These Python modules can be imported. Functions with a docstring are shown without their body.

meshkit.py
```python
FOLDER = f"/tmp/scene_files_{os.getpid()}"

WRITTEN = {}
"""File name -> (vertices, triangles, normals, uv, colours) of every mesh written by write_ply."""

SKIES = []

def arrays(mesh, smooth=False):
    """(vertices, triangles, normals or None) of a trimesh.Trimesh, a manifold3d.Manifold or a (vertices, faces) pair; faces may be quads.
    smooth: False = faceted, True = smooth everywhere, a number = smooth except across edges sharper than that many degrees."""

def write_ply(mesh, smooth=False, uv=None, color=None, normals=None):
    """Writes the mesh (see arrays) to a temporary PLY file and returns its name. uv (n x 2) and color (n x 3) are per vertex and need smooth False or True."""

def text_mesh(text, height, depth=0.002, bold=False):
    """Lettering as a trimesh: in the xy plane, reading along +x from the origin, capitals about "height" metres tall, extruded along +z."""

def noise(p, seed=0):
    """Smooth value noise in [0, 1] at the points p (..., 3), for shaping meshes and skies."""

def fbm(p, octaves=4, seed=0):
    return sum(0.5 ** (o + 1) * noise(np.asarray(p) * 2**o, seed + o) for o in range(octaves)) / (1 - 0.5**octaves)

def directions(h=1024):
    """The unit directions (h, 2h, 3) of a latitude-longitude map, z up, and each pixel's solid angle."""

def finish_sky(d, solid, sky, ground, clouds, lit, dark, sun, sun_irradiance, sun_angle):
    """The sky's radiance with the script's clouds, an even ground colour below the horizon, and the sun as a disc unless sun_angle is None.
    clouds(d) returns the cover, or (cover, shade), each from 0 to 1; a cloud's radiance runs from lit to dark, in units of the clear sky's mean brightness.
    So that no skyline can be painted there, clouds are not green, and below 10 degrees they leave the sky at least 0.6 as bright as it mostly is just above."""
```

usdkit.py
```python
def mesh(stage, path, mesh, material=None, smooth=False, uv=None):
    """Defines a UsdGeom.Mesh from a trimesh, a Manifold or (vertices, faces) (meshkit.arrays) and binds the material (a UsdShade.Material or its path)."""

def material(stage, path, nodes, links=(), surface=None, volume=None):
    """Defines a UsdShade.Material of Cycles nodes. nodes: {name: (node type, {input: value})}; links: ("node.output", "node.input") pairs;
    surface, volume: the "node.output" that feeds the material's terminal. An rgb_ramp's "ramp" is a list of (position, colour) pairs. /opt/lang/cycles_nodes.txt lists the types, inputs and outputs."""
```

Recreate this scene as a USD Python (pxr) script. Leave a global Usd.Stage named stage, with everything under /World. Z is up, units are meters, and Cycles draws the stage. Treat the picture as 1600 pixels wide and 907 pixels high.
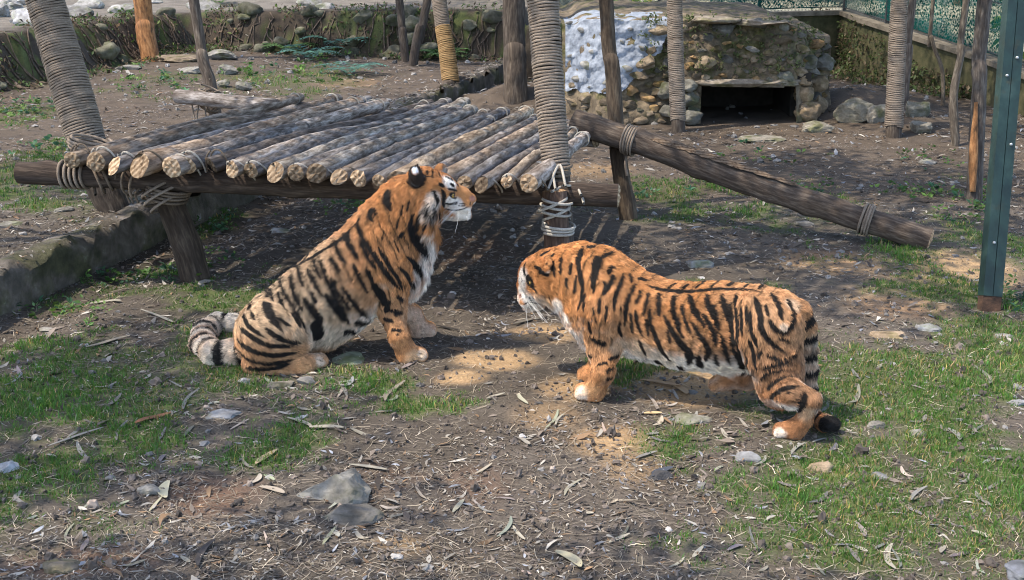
import math
import numpy as np, trimesh
from pxr import Usd, UsdGeom, UsdLux, UsdShade, Gf, Sdf, Vt
import usdkit
from meshkit import noise, fbm
from scipy.spatial import cKDTree

stage = Usd.Stage.CreateInMemory()
UsdGeom.SetStageUpAxis(stage, "Z")
UsdGeom.Xform.Define(stage, "/World")
UsdGeom.Scope.Define(stage, "/World/Looks")

# ------------------------------------------------------------------ camera, sky, sun, exposure
CAM_H, PITCH, FPX, W0, H0 = 3.0, math.radians(16.0), 2000.0, 1600.0, 907.0
EXPOSURE = 1.38
SUN_EL, SUN_AZ = math.radians(60), math.radians(-102)      # azimuth = atan2(x, y) of the direction to the sun
SUN_I, SKY_I = 0.6, 0.15
cam = UsdGeom.Camera.Define(stage, "/World/camera")
cam.CreateHorizontalApertureAttr(36.0)
cam.CreateVerticalApertureAttr(36.0 * 580 / 1024)
cam.CreateFocalLengthAttr(FPX / W0 * 36.0)
cam.CreateExposureAttr(EXPOSURE)
cam.AddTranslateOp().Set(Gf.Vec3d(0, 0, CAM_H))
cam.AddRotateXOp().Set(90 - math.degrees(PITCH))
sun_dir = np.array([math.cos(SUN_EL) * math.sin(SUN_AZ), math.cos(SUN_EL) * math.cos(SUN_AZ), math.sin(SUN_EL)])
skym = usdkit.material(stage, "/World/Looks/sky_look", {
    "sky": ("sky_texture", {"sky_type": "single_scattering", "sun_disc": False, "sun_elevation": SUN_EL, "sun_rotation": SUN_AZ, "altitude": 200.0, "aerosol_density": 2.0}),
    "bg": ("background_shader", {"strength": SKY_I})}, [("sky.color", "bg.color")], surface="bg.background")
dome = UsdLux.DomeLight.Define(stage, "/World/sky")
UsdShade.MaterialBindingAPI.Apply(dome.GetPrim()).Bind(skym)
dome.GetPrim().SetCustomDataByKey("kind", "structure")
sun = UsdLux.DistantLight.Define(stage, "/World/sun")
sun.CreateIntensityAttr(SUN_I); sun.CreateAngleAttr(0.5); sun.CreateNormalizeAttr(True) if hasattr(sun, "CreateNormalizeAttr") else None
sun.CreateColorAttr(Gf.Vec3f(1.0, 0.90, 0.76))
_x = np.cross([0, 0, 1.0], sun_dir); _x /= np.linalg.norm(_x); _y = np.cross(sun_dir, _x)
sun.AddTransformOp().Set(Gf.Matrix4d(*[float(v) for v in (*_x, 0, *_y, 0, *sun_dir, 0, 0, 0, 20, 1)]))

# ------------------------------------------------------------------ measuring the place: lines of sight of the photograph
CAM = np.array([0, 0, CAM_H])
FWD = np.array([0, math.cos(PITCH), -math.sin(PITCH)]); UP = np.array([0, math.sin(PITCH), math.cos(PITCH)]); RIGHT = np.array([1.0, 0, 0])
def ray(px, py):
    return FWD + (np.asarray(px, float)[..., None] - W0 / 2) / FPX * RIGHT - (np.asarray(py, float)[..., None] - H0 / 2) / FPX * UP
def at(px, py, depth): return CAM + ray(px, py) * depth
def G(px, py, z=0.0):
    d = ray(px, py); return CAM + d * ((z - CAM_H) / d[..., 2])[..., None]
def onplane(px, py, o, n):
    d = ray(px, py); return CAM + d * (((np.asarray(o) - CAM) @ n) / (d @ n))[..., None]
def depth_of(p): return (np.asarray(p) - CAM) @ FWD
def project(p):
    q = np.asarray(p) - CAM; z = q @ FWD
    return np.stack([W0 / 2 + q @ RIGHT / z * FPX, H0 / 2 - q @ UP / z * FPX], -1), z

# ------------------------------------------------------------------ helpers
LOOK = {}
COUNT = {}
def numbered(parent, name):
    k = (parent, name); n = COUNT.get(k, 0); COUNT[k] = n + 1
    return f"{parent}/{name}" + (f"_{n:03d}" if n else "")
def mark(prim, label=None, category=None, group=None, kind=None):
    for k, v in (("label", label), ("category", category), ("group", group), ("kind", kind)):
        if v: prim.SetCustomDataByKey(k, v)
    return prim
def thing(name, label, category, loc=(0, 0, 0), group=None):
    x = UsdGeom.Xform.Define(stage, numbered("/World", name)); x.AddTranslateOp().Set(Gf.Vec3d(*map(float, loc)))
    p = x.GetPrim(); mark(p, label, category, group)
    BASE[str(p.GetPath())] = np.asarray(loc, float)
    return p
BASE = {}
def mesh(name, vf, mat, parent=None, smooth=True, prim=None, **tags):
    """One Mesh prim under parent (or /World); points are given in world metres. prim: {name: per-vertex array} primvars."""
    v, f = (vf.vertices, vf.faces) if hasattr(vf, "vertices") else vf
    v, f = np.asarray(v, float), np.asarray(f, int)
    used = np.zeros(len(v), bool); used[f.ravel()] = True
    if not used.all():
        v, f = v[used], (np.cumsum(used) - 1)[f]; prim = {k: np.asarray(a)[used] for k, a in (prim or {}).items()}
    up = str(parent.GetPath()) if parent else "/World"
    root = "/" + "/".join(up.split("/")[1:3])
    if parent and root in BASE: v = v - BASE[root]
    m = UsdGeom.Mesh.Define(stage, numbered(up, name))
    if BASE.get(root) is not None and str(m.GetPath()) not in BASE: BASE[str(m.GetPath())] = np.zeros(3)
    m.CreatePointsAttr(Vt.Vec3fArray.FromNumpy(np.ascontiguousarray(v, np.float32)))
    m.CreateFaceVertexCountsAttr(Vt.IntArray.FromNumpy(np.full(len(f), f.shape[1], np.int32)))
    m.CreateFaceVertexIndicesAttr(Vt.IntArray.FromNumpy(np.ascontiguousarray(f.ravel(), np.int32)))
    m.CreateSubdivisionSchemeAttr("none")
    if smooth:
        n = np.zeros_like(v)
        fn = np.cross(v[f[:, 1]] - v[f[:, 0]], v[f[:, 2]] - v[f[:, 0]])
        if f.shape[1] == 4: fn = fn + np.cross(v[f[:, 2]] - v[f[:, 0]], v[f[:, 3]] - v[f[:, 0]])
        for k in range(f.shape[1]): np.add.at(n, f[:, k], fn)
        ln = np.linalg.norm(n, axis=1, keepdims=True); n = np.where(ln > 0, n / np.maximum(ln, 1e-20), [0, 0, 1.0])
        m.CreateNormalsAttr(Vt.Vec3fArray.FromNumpy(n.astype(np.float32))); m.SetNormalsInterpolation("vertex")
    api = UsdGeom.PrimvarsAPI(m)
    for k, a in (prim or {}).items():
        a = np.asarray(a, np.float32)
        if a.ndim == 1: api.CreatePrimvar(k, Sdf.ValueTypeNames.FloatArray, "vertex").Set(Vt.FloatArray.FromNumpy(np.ascontiguousarray(a)))
        else: api.CreatePrimvar(k, Sdf.ValueTypeNames.Color3fArray if k == "tint" else Sdf.ValueTypeNames.Vector3fArray, "vertex").Set(Vt.Vec3fArray.FromNumpy(np.ascontiguousarray(a)))
    if mat is not None: UsdShade.MaterialBindingAPI.Apply(m.GetPrim()).Bind(LOOK[mat])
    return mark(m.GetPrim(), **tags)
def join(parts):
    vs, fs, n = [], [], 0
    for v, f in parts:
        vs.append(v); fs.append(np.asarray(f) + n); n += len(v)
    return np.vstack(vs), np.vstack(fs)
def sstep(x, a, b):
    t = np.clip((np.asarray(x, float) - a) / (b - a), 0, 1); return t * t * (3 - 2 * t)
def unit(v):
    v = np.asarray(v, float); return v / np.maximum(np.linalg.norm(v, axis=-1, keepdims=True), 1e-12)
def smooth_path(pts, n):
    """Catmull-Rom through the points, n samples."""
    p = np.asarray(pts, float)
    if len(p) == 2: return p[0] + (p[1] - p[0]) * np.linspace(0, 1, n)[:, None]
    q = np.vstack([2 * p[0] - p[1], p, 2 * p[-1] - p[-2]])
    t = np.linspace(0, len(p) - 1 - 1e-9, n); i = t.astype(int); u = (t - i)[:, None]
    a, b, c, d = q[i], q[i + 1], q[i + 2], q[i + 3]
    return 0.5 * (2 * b + (c - a) * u + (2 * a - 5 * b + 4 * c - d) * u ** 2 + (3 * b - a - 3 * c + d) * u ** 3)
def frames(path):
    t = unit(np.gradient(path, axis=0))
    ref = np.array([0, 0, 1.0]) if abs(t[0, 2]) < 0.9 else np.array([1.0, 0, 0])
    a = np.zeros_like(t); a[0] = unit(np.cross(ref, t[0]))
    for i in range(1, len(t)):
        x = a[i - 1] - t[i] * (a[i - 1] @ t[i]); a[i] = unit(x)
    return t, a, np.cross(t, a)
def tube(pts, radii, seg=10, steps=None, amp=0.0, freq=6.0, seed=0, closed=True, knots=0):
    """(vertices, triangles, rest coordinates, first and last ring index): a round bar along a smooth path with an uneven surface."""
    steps = steps or max(2, len(pts))
    path = smooth_path(pts, steps); rad = np.interp(np.linspace(0, 1, steps), np.linspace(0, 1, len(radii)), radii)
    t, a, b = frames(path)
    L = np.concatenate([[0], np.cumsum(np.linalg.norm(np.diff(path, axis=0), axis=1))])
    th = np.arange(seg) * 2 * np.pi / seg
    c, s = np.cos(th)[None, :, None], np.sin(th)[None, :, None]
    rest = np.stack([np.broadcast_to(rad[:, None] * np.cos(th), (steps, seg)), np.broadcast_to(rad[:, None] * np.sin(th), (steps, seg)), np.broadcast_to(L[:, None], (steps, seg))], -1)
    r = np.broadcast_to(rad[:, None], (steps, seg)).copy()
    if amp:
        r *= 1 + amp * 2 * (fbm(rest * [freq * 3, freq * 3, freq * 0.5] + seed * 7.3, 3, seed) - 0.5)
        rng = np.random.default_rng(seed)
        for _ in range(knots):
            k, q = rng.uniform(0, L[-1]), rng.uniform(0, 2 * np.pi)
            dth = np.abs((th - q + np.pi) % (2 * np.pi) - np.pi)
            r += (rad.mean() * rng.uniform(.12, .3)) * np.exp(-((L[:, None] - k) / (rad.mean() * .7)) ** 2 - (dth[None] / .5) ** 2)
    v = path[:, None] + r[..., None] * (c * a[:, None] + s * b[:, None])
    i, j = np.meshgrid(np.arange(steps - 1), np.arange(seg), indexing="ij")
    p00, p01, p10, p11 = i * seg + j, i * seg + (j + 1) % seg, (i + 1) * seg + j, (i + 1) * seg + (j + 1) % seg
    f = np.concatenate([np.stack([p00, p01, p11], -1).reshape(-1, 3), np.stack([p00, p11, p10], -1).reshape(-1, 3)])
    v, rest = v.reshape(-1, 3), rest.reshape(-1, 3)
    if closed:
        n = len(v)
        v = np.vstack([v, path[0], path[-1]]); rest = np.vstack([rest, [0, 0, 0], [0, 0, L[-1]]])
        jj = np.arange(seg)
        f = np.vstack([f, np.stack([(jj + 1) % seg, jj, np.full(seg, n)], -1), np.stack([(steps - 1) * seg + jj, (steps - 1) * seg + (jj + 1) % seg, np.full(seg, n + 1)], -1)])
    return v, f, rest
def helix(path_pts, radii, pitch, rope, seed=0, per=14, sides=6, wob=0.42):
    """Rope wound round a post."""
    steps = 400
    path = smooth_path(path_pts, steps); t, a, b = frames(path)
    L = np.concatenate([[0], np.cumsum(np.linalg.norm(np.diff(path, axis=0), axis=1))])
    turns = L[-1] / pitch; n = int(turns * per)
    s = np.linspace(0, L[-1], n); th = s / pitch * 2 * np.pi
    ip = lambda q: np.stack([np.interp(s, L, q[:, k]) for k in range(3)], -1)
    r = np.interp(s, np.linspace(0, L[-1], len(radii)), radii) * (1 + 0.03 * (noise(np.stack([s * 9, th * 0, s * 0], -1), seed) - .5)) + rope * .7 * (noise(np.stack([np.cos(th) * 1.5, np.sin(th) * 1.5, s * 25], -1), seed + 3) - .5)
    sh = pitch * wob * (noise(np.stack([np.cos(th) * 1.2, np.sin(th) * 1.2, s * 14], -1), seed + 1) - .5) * 2
    s2 = np.clip(s + sh, 0, L[-1]); ip2 = lambda q: np.stack([np.interp(s2, L, q[:, k]) for k in range(3)], -1)
    p = ip2(path) + r[:, None] * (np.cos(th)[:, None] * unit(ip(a)) + np.sin(th)[:, None] * unit(ip(b)))
    return ring_tube(p, rope, sides)
def ring_tube(p, rope, sides=6, closed=True):
    """Plain swept rope through many given points."""
    t, a, b = frames(p); th = np.arange(sides) * 2 * np.pi / sides
    v = p[:, None] + rope * (np.cos(th)[None, :, None] * a[:, None] + np.sin(th)[None, :, None] * b[:, None])
    n = len(p); i, j = np.meshgrid(np.arange(n - 1), np.arange(sides), indexing="ij")
    p00, p01, p10, p11 = i * sides + j, i * sides + (j + 1) % sides, (i + 1) * sides + j, (i + 1) * sides + (j + 1) % sides
    f = np.concatenate([np.stack([p00, p01, p11], -1).reshape(-1, 3), np.stack([p00, p11, p10], -1).reshape(-1, 3)])
    along = np.repeat(np.concatenate([[0], np.cumsum(np.linalg.norm(np.diff(p, axis=0), axis=1))]), sides)
    return v.reshape(-1, 3), f, np.stack([np.tile(np.cos(th), n) * rope, np.tile(np.sin(th), n) * rope, along], -1)
def loop_rope(center, axis, radius, turns, rope, seed, spread=None, slack=0.06, squash=(1, 1), up=None):
    """A few turns of rope lashed round a bar whose middle is center and whose direction is axis."""
    rng = np.random.default_rng(seed); axis = unit(axis)
    ref = np.array([0, 0, 1.0]) if up is None else up
    a = unit(np.cross(ref, axis)); b = np.cross(axis, a)
    n = int(turns * 18) + 1; u = np.linspace(0, 1, n); th = u * turns * 2 * np.pi + rng.uniform(0, 6)
    spread = rope * 2.1 * turns if spread is None else spread
    off = (u - .5) * spread + rope * .9 * (noise(np.stack([u * turns * 3, u * 0, u * 0 + seed], -1), seed) - .5)
    r = radius * (1 + slack * 2 * (noise(np.stack([u * turns * 2, u * 0 + 5, u * 0], -1), seed + 2) - .5)) + rope * .8
    p = center + off[:, None] * axis + (r * squash[0] * np.cos(th))[:, None] * a + (r * squash[1] * np.sin(th))[:, None] * b
    return ring_tube(p, rope, 6)
_ico = {k: trimesh.creation.icosphere(k) for k in (1, 2, 3, 4)}
def rock(seed, size, level=2, rough=.35, cuts=5, flat=0.0):
    """An angular stone about the origin with half extents size."""
    rng = np.random.default_rng(seed); v = _ico[level].vertices.copy()
    for _ in range(cuts):
        n = unit(rng.normal(size=3)); d = rng.uniform(.55, .85); x = v @ n
        v -= np.where(x > d, x - d, 0)[:, None] * n
    v *= 1 + rough * (fbm(v * 1.6 + seed * 3.1, 3, seed) - .5)[:, None]
    if level >= 3: v *= 1 + (.16 * (fbm(v * 5 + seed, 3, seed) - .5) + .10 * (noise(v * [3, 3, 14] + seed, seed) - .5))[:, None]
    return v * np.asarray(size), _ico[level].faces
def rotz(v, a):
    c, s = math.cos(a), math.sin(a); return v @ np.array([[c, s, 0], [-s, c, 0], [0, 0, 1]])
def rot(v, axis, a):
    return v @ trimesh.transformations.rotation_matrix(a, axis)[:3, :3].T

# ------------------------------------------------------------------ materials
def look(name, nodes, links, surface="p.BSDF"):
    LOOK[name] = usdkit.material(stage, f"/World/Looks/{name}", nodes, links, surface=surface)
def noisy(name, ramp, scale=8.0, detail=5.0, rough=.85, bump=.3, bscale=None, dist=.01, space="position", stretch=(1, 1, 1), ramp2=None, scale2=2.0, spec=.25, seed=0.0, tint=None):
    """Principled surface whose colour runs along ramp by fractal noise, with a second, larger noise mixed in by ramp2, and fine relief."""
    n = {"n": ("noise_texture", {"scale": scale, "detail": detail, "roughness": .65}), "r": ("rgb_ramp", {"ramp": ramp}),
         "m": ("mapping", {"scale": stretch, "location": (seed, seed * .7, 0)}), "p": ("principled_bsdf", {"roughness": rough, "specular_ior_level": spec}),
         "bn": ("noise_texture", {"scale": bscale or scale * 3, "detail": 6.0, "roughness": .7}), "b": ("bump", {"strength": bump, "distance": dist})}
    l = [("m.vector", "n.vector"), ("m.vector", "bn.vector"), ("n.fac", "r.fac"), ("bn.fac", "b.height"), ("b.normal", "p.normal")]
    if space == "position": n["g"] = ("geometry", {}); l.append(("g.position", "m.vector"))
    elif space == "object": n["g"] = ("texture_coordinate", {}); l.append(("g.object", "m.vector"))
    else: n["g"] = ("attribute", {"attribute": space}); l.append(("g.vector", "m.vector"))
    out = "r.color"
    if ramp2:
        n["n2"] = ("noise_texture", {"scale": scale2, "detail": 4.0, "roughness": .6}); n["r2"] = ("rgb_ramp", {"ramp": ramp2[0]})
        n["x"] = ("mix", {"mix_type": ramp2[1], "fac": ramp2[2]})
        l += [("m.vector", "n2.vector"), ("n2.fac", "r2.fac"), (out, "x.color1"), ("r2.color", "x.color2")]; out = "x.color"
    if tint:
        n["t"] = ("attribute", {"attribute": "tint"}); n["tx"] = ("mix", {"mix_type": "multiply", "fac": 1.0})
        l += [("t.color", "tx.color1"), (out, "tx.color2")]; out = "tx.color"
    l.append((out, "p.base_color"))
    look(name, n, l)
# ------------------------------------------------------------------ the lie of the land
K0, K1 = G(0, 430, .32), G(785, 104, .32)                       # line of the low concrete kerb wall
KD = unit((K1 - K0)[:2]); KN = np.array([-KD[1], KD[0]])          # KN points to the upper, left side
K0 = K0 - np.array([*KD, 0]) * 3.0
BANK = np.array([G(-420, 240, .45)[:2], G(0, 145, .45)[:2], G(215, 96, .44)[:2], G(310, 79, .43)[:2], G(610, 86, .40)[:2], G(790, 88, .4)[:2], [1.2, 26.0], G(1310, 106, 0)[:2], [6.95, 26.0], G(1520, 158, 0)[:2], [8.6, 17.0], [9.2, 9.0]])
BANKH = np.array([.85, .85, .80, .75, .95, 1.0, 1.1, 1.12, 1.12, .70, .35, .3])
def polyline(x, y, P):
    """Signed distance (positive to the left of travel) and parameter along the polyline."""
    p = np.stack([x, y], -1); best = np.full(p.shape[:-1], 1e9); par = np.zeros_like(best); sg = np.ones_like(best)
    for i in range(len(P) - 1):
        a, d = P[i], P[i + 1] - P[i]; t = np.clip(((p - a) @ d) / (d @ d), 0, 1); q = p - a - t[..., None] * d
        r = np.linalg.norm(q, axis=-1); m = r < best
        sg = np.where(m, np.sign(d[0] * q[..., 1] - d[1] * q[..., 0]), sg); best = np.where(m, r, best); par = np.where(m, i + t, par)
    return best * sg, par
DEN_X0, DEN_X1, DEN_Y = .86, 5.05, 19.7
HUMPS = []
def land(x, y):
    x, y = np.asarray(x, float), np.asarray(y, float)
    p2 = np.stack([x, y, 0 * x], -1)
    k = (x - K0[0]) * KN[0] + (y - K0[1]) * KN[1]                   # left of the kerb: positive
    yard = .05 * (fbm(p2 * .7 + 3, 3, 1) - .5) + .035 * (fbm(p2 * 3.1, 4, 2) - .5) * 2
    front = (x - K0[0]) * KD[0] + (y - K0[1]) * KD[1]
    terr = sstep(k, -.02, .10) * sstep(front, -1.0, .3) * (.30 + np.clip(k, 0, 6) * .025)
    z = yard * .8 + terr - .06 * sstep(-np.abs(k + .35), -.35, 0) * (k < 0)
    d, par = polyline(x, y, BANK)
    hgt = np.interp(par, np.arange(len(BANK)), BANKH); left = par < 6
    ragged = np.where(left, .5 * (fbm(p2 * [1.3, 1.3, 0] + 40, 4, 8) - .5), 0)
    up = sstep(d + ragged, np.where(left, -.05, .02), np.where(left, .62, .10))
    z = z + up * (hgt - np.where(left, .05, 0)) + np.where(d > .4, np.clip(d - .4, 0, 14) * np.where(left, .035, .0), 0)
    z = z + np.where(left, up * (1 - up) * 4 * .45 * (fbm(p2 * 3.5, 4, 18) - .45), 0)
    z = z + np.clip(y - 34, 0, 60) * -.05 * (x > 0) + .25 * sstep(-np.abs(x - 6.4), -1.4, 0) * sstep(-np.abs(y - 19.6), -1.6, 0) * .5
    for hx, hy, hr, hh in HUMPS: z = z + hh * np.exp(-((x - hx) ** 2 + (y - hy) ** 2) / hr ** 2)
    return z
HUMPS += [(5.7, 21.2, .9, .32), (.2, 22.2, 1.1, .35), (6.3, 22.5, 1.0, .25)]
def GL(px, py):
    """The point of the land seen at a measured position."""
    z = 0.0
    for _ in range(8):
        p = G(px, py, z); z = float(land(p[0], p[1]))
    return G(px, py, z)
_PATCH = {}
def patches(x, y, L):
    """Soft patches of ground: (px, py, half width px, half height px, strength), laid out on the ground in metres."""
    out = np.zeros_like(x)
    for key in L:
        if key not in _PATCH:
            cx, cy, rx, ry, s = key; c = GL(cx, cy); a = rx * depth_of(c) / FPX; u, w = G(cx, cy - ry, c[2]), G(cx, cy + ry, c[2])
            _PATCH[key] = (c, a, max(.1, min(np.linalg.norm((u - w)[:2]) / 2, 4 * rx / 100)), s)
        c, a, b, s = _PATCH[key]
        out = np.maximum(out, s * np.exp(-(((x - c[0]) / a) ** 2 + ((y - c[1]) / b) ** 2) ** 1.3))
    return out
GRASS = [(90, 590, 200, 70, .9), (330, 545, 120, 50, .9), (420, 460, 150, 40, .6), (560, 592, 120, 26, .8), (680, 625, 80, 26, 1), (400, 690, 150, 40, .65), (170, 650, 180, 60, .8), (60, 760, 110, 60, .75), (230, 700, 150, 40, .7),
         (1420, 600, 220, 80, .9), (1330, 690, 110, 70, .75), (1500, 700, 150, 120, .8), (1210, 740, 130, 70, .6), (1300, 840, 250, 70, .55), (1550, 540, 100, 70, .9), (1030, 300, 80, 22, .9), (1150, 290, 130, 18, .8), (1250, 312, 120, 20, .7),
         (1130, 450, 110, 20, .4), (1400, 395, 140, 30, .5), (1560, 390, 60, 70, .7), (970, 580, 55, 34, .95), (1060, 560, 60, 25, .6), (1030, 690, 55, 26, .6), (1100, 860, 140, 45, .3), (60, 258, 120, 32, .9), (220, 240, 130, 20, .5),
         (90, 320, 100, 22, .6), (430, 128, 110, 20, .8), (250, 130, 90, 20, .5), (30, 180, 60, 20, .6), (560, 325, 60, 12, .35), (330, 350, 60, 20, .5), (260, 420, 60, 15, .5), (920, 330, 60, 15, .3), (1000, 480, 50, 12, .3), (1180, 640, 90, 30, .7), (300, 600, 260, 60, .6), (100, 830, 130, 50, .6), (1450, 760, 240, 130, .65), (1150, 690, 120, 50, .5), (1100, 330, 180, 24, .6), (1330, 350, 120, 24, .5), (1300, 560, 160, 40, .6), (140, 470, 120, 24, .5), (120, 280, 150, 40, .6), (470, 120, 130, 20, .6), (1480, 290, 80, 20, .4), (1470, 460, 120, 40, .7)]
BARE = [(830, 600, 120, 60, 1), (730, 560, 90, 40, 1), (760, 470, 110, 40, .9), (720, 400, 120, 35, .9), (900, 350, 90, 25, .7), (860, 720, 180, 80, .9), (820, 850, 160, 70, .8), (560, 800, 200, 70, .8), (300, 850, 200, 40, .8), (330, 770, 70, 34, 1), (1100, 240, 220, 22, .9), (1080, 610, 90, 22, .8), (1390, 475, 90, 22, .6)]
SAND_SUN = [(955, 690, 70, 30, .6), (1020, 590, 110, 20, .9), (900, 610, 60, 20, .6), (1300, 410, 90, 18, .7), (1480, 440, 110, 20, .7), (775, 562, 60, 16, 1), (722, 588, 40, 10, .8), (1085, 608, 100, 26, .9), (850, 520, 60, 14, .8), (1500, 415, 80, 22, .9), (1400, 470, 100, 26, .5), (1290, 735, 50, 22, .5), (985, 720, 60, 40, .45), (860, 650, 70, 26, .35), (930, 265, 60, 12, .7), (540, 130, 60, 8, .5), (620, 850, 60, 20, .4)]  # sandy soil, plus sun patches on the path painted as warm ground
RED = [(330, 772, 80, 32, .9), (130, 880, 120, 26, .8), (740, 760, 60, 40, .5), (1290, 405, 60, 18, .6), (700, 390, 120, 30, .5), (1400, 480, 80, 20, .5), (600, 750, 80, 30, .4)]
def grassiness(x, y):
    p = np.stack([x, y, 0 * x], -1)
    m = patches(x, y, GRASS) * (1 - .9 * patches(x, y, BARE))
    n = fbm(p * 2.2 + 11, 4, 31); n2 = fbm(p * 8 + 5, 3, 33)
    return sstep(m + (n - .5) * 1.5 + (n2 - .5) * .9, .10, .90) * sstep(m, .015, .22)

U = np.linspace(-.80, .80, 560); U = U * (1 + .25 * U ** 2)
rows = np.concatenate([np.linspace(-14, 3.6, 14), np.geomspace(4.4, 34, 470), np.geomspace(35, 260, 34)])
gx, gy = np.meshgrid(U, rows, indexing="xy"); gx = gx * (np.maximum(gy, 3.0) + 2.6) * np.where(gy > 34, 1 + (gy - 34) / 200, 1)
gz = land(gx, gy)
ng = np.stack([gx, gy, 0 * gx], -1)
grs = grassiness(gx, gy)
bd, bpar = polyline(gx, gy, BANK); kk = (gx - K0[0]) * KN[0] + (gy - K0[1]) * KN[1]
f1, f2, f3 = fbm(ng * 1.1, 4, 41), fbm(ng * 5.5, 4, 42), fbm(ng * 17, 3, 43)
soil = np.array([.080, .066, .052]) * (.62 + .76 * f2[..., None] + .35 * (f3[..., None] - .5))
soil = soil * (1 - .35 * sstep(f1, .45, .65)[..., None]) + np.array([.135, .115, .098]) * .35 * sstep(f1, .45, .65)[..., None]
sand_sun = np.clip(patches(gx, gy, SAND_SUN) * 1.5 + (f2 - .5) * .5, 0, 1) * sstep(patches(gx, gy, SAND_SUN), .05, .35)
red = np.clip(patches(gx, gy, RED) + (f2 - .5) * .5, 0, 1) * sstep(patches(gx, gy, RED), .05, .3)
mix3 = lambda a, b, k: a * (1 - k[..., None]) + np.asarray(b) * k[..., None]
soil = mix3(soil, np.array([.40, .265, .14]) * (.8 + .4 * f3[..., None]), sand_sun * .85)
soil = mix3(soil, np.array([.175, .098, .062]) * (.8 + .4 * f3[..., None]), red * .75)
soil = mix3(soil, np.array([.080, .108, .030]) * (.6 + .8 * f3[..., None]), grs * .75)
bank = sstep(bd, -.5, .1) * sstep(-bd, -1.0, -.5) * (bpar < 6.0)
soil = mix3(soil, np.array([.085, .062, .044]) * (.5 + 1.0 * f2[..., None]), (gy > 14) * (bd < 0) * .55)
soil = mix3(soil, np.array([.046, .036, .026]) * (.55 + .9 * f3[..., None]), bank * .85)
soil = mix3(soil, np.array([.075, .095, .03]) * (.6 + .8 * f3[..., None]), bank * sstep(f2, .52, .66) * .8)
soil = mix3(soil, np.array([.15, .132, .11]) * (.5 + 1.0 * f2[..., None]), sstep(bd, .7, 1.4) * (bpar < 6.2) * .9)
soil = mix3(soil, np.array([.30, .29, .22]) * (.6 + .8 * f2[..., None]), sstep(bd, .6, 1.4) * (bpar >= 6.2) * (gy > 15))
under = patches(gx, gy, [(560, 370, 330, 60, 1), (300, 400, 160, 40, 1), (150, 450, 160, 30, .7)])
soil = mix3(soil, soil * .5, under)  # shade under the platform and by the kerb painted into the soil colour
look("soil", {"t": ("attribute", {"attribute": "tint"}), "g": ("geometry", {}), "n": ("noise_texture", {"scale": 55.0, "detail": 6.0, "roughness": .75}), "r": ("rgb_ramp", {"ramp": [(.25, (.45, .43, .42)), (.5, (1, 1, 1)), (.72, (1.5, 1.5, 1.48))]}),
     "v": ("voronoi_texture", {"scale": 38.0}), "rv": ("rgb_ramp", {"ramp": [(0, (.55, .55, .55)), (.25, (1, 1, 1))]}), "xv": ("mix", {"mix_type": "multiply", "fac": .5}),
     "x": ("mix", {"mix_type": "multiply", "fac": 1.0}), "bn": ("noise_texture", {"scale": 90.0, "detail": 5.0, "roughness": .7}), "b": ("bump", {"strength": .8, "distance": .012}), "p": ("principled_bsdf", {"roughness": .92, "specular_ior_level": .2})},
     [("g.position", "n.vector"), ("g.position", "v.vector"), ("g.position", "bn.vector"), ("n.fac", "r.fac"), ("v.distance", "rv.fac"), ("t.color", "x.color1"), ("r.color", "x.color2"), ("x.color", "xv.color1"), ("rv.color", "xv.color2"), ("xv.color", "p.base_color"), ("bn.fac", "b.height"), ("b.normal", "p.normal")])
nr, nc = gx.shape; ii, jj = np.meshgrid(np.arange(nr - 1), np.arange(nc - 1), indexing="ij")
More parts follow.
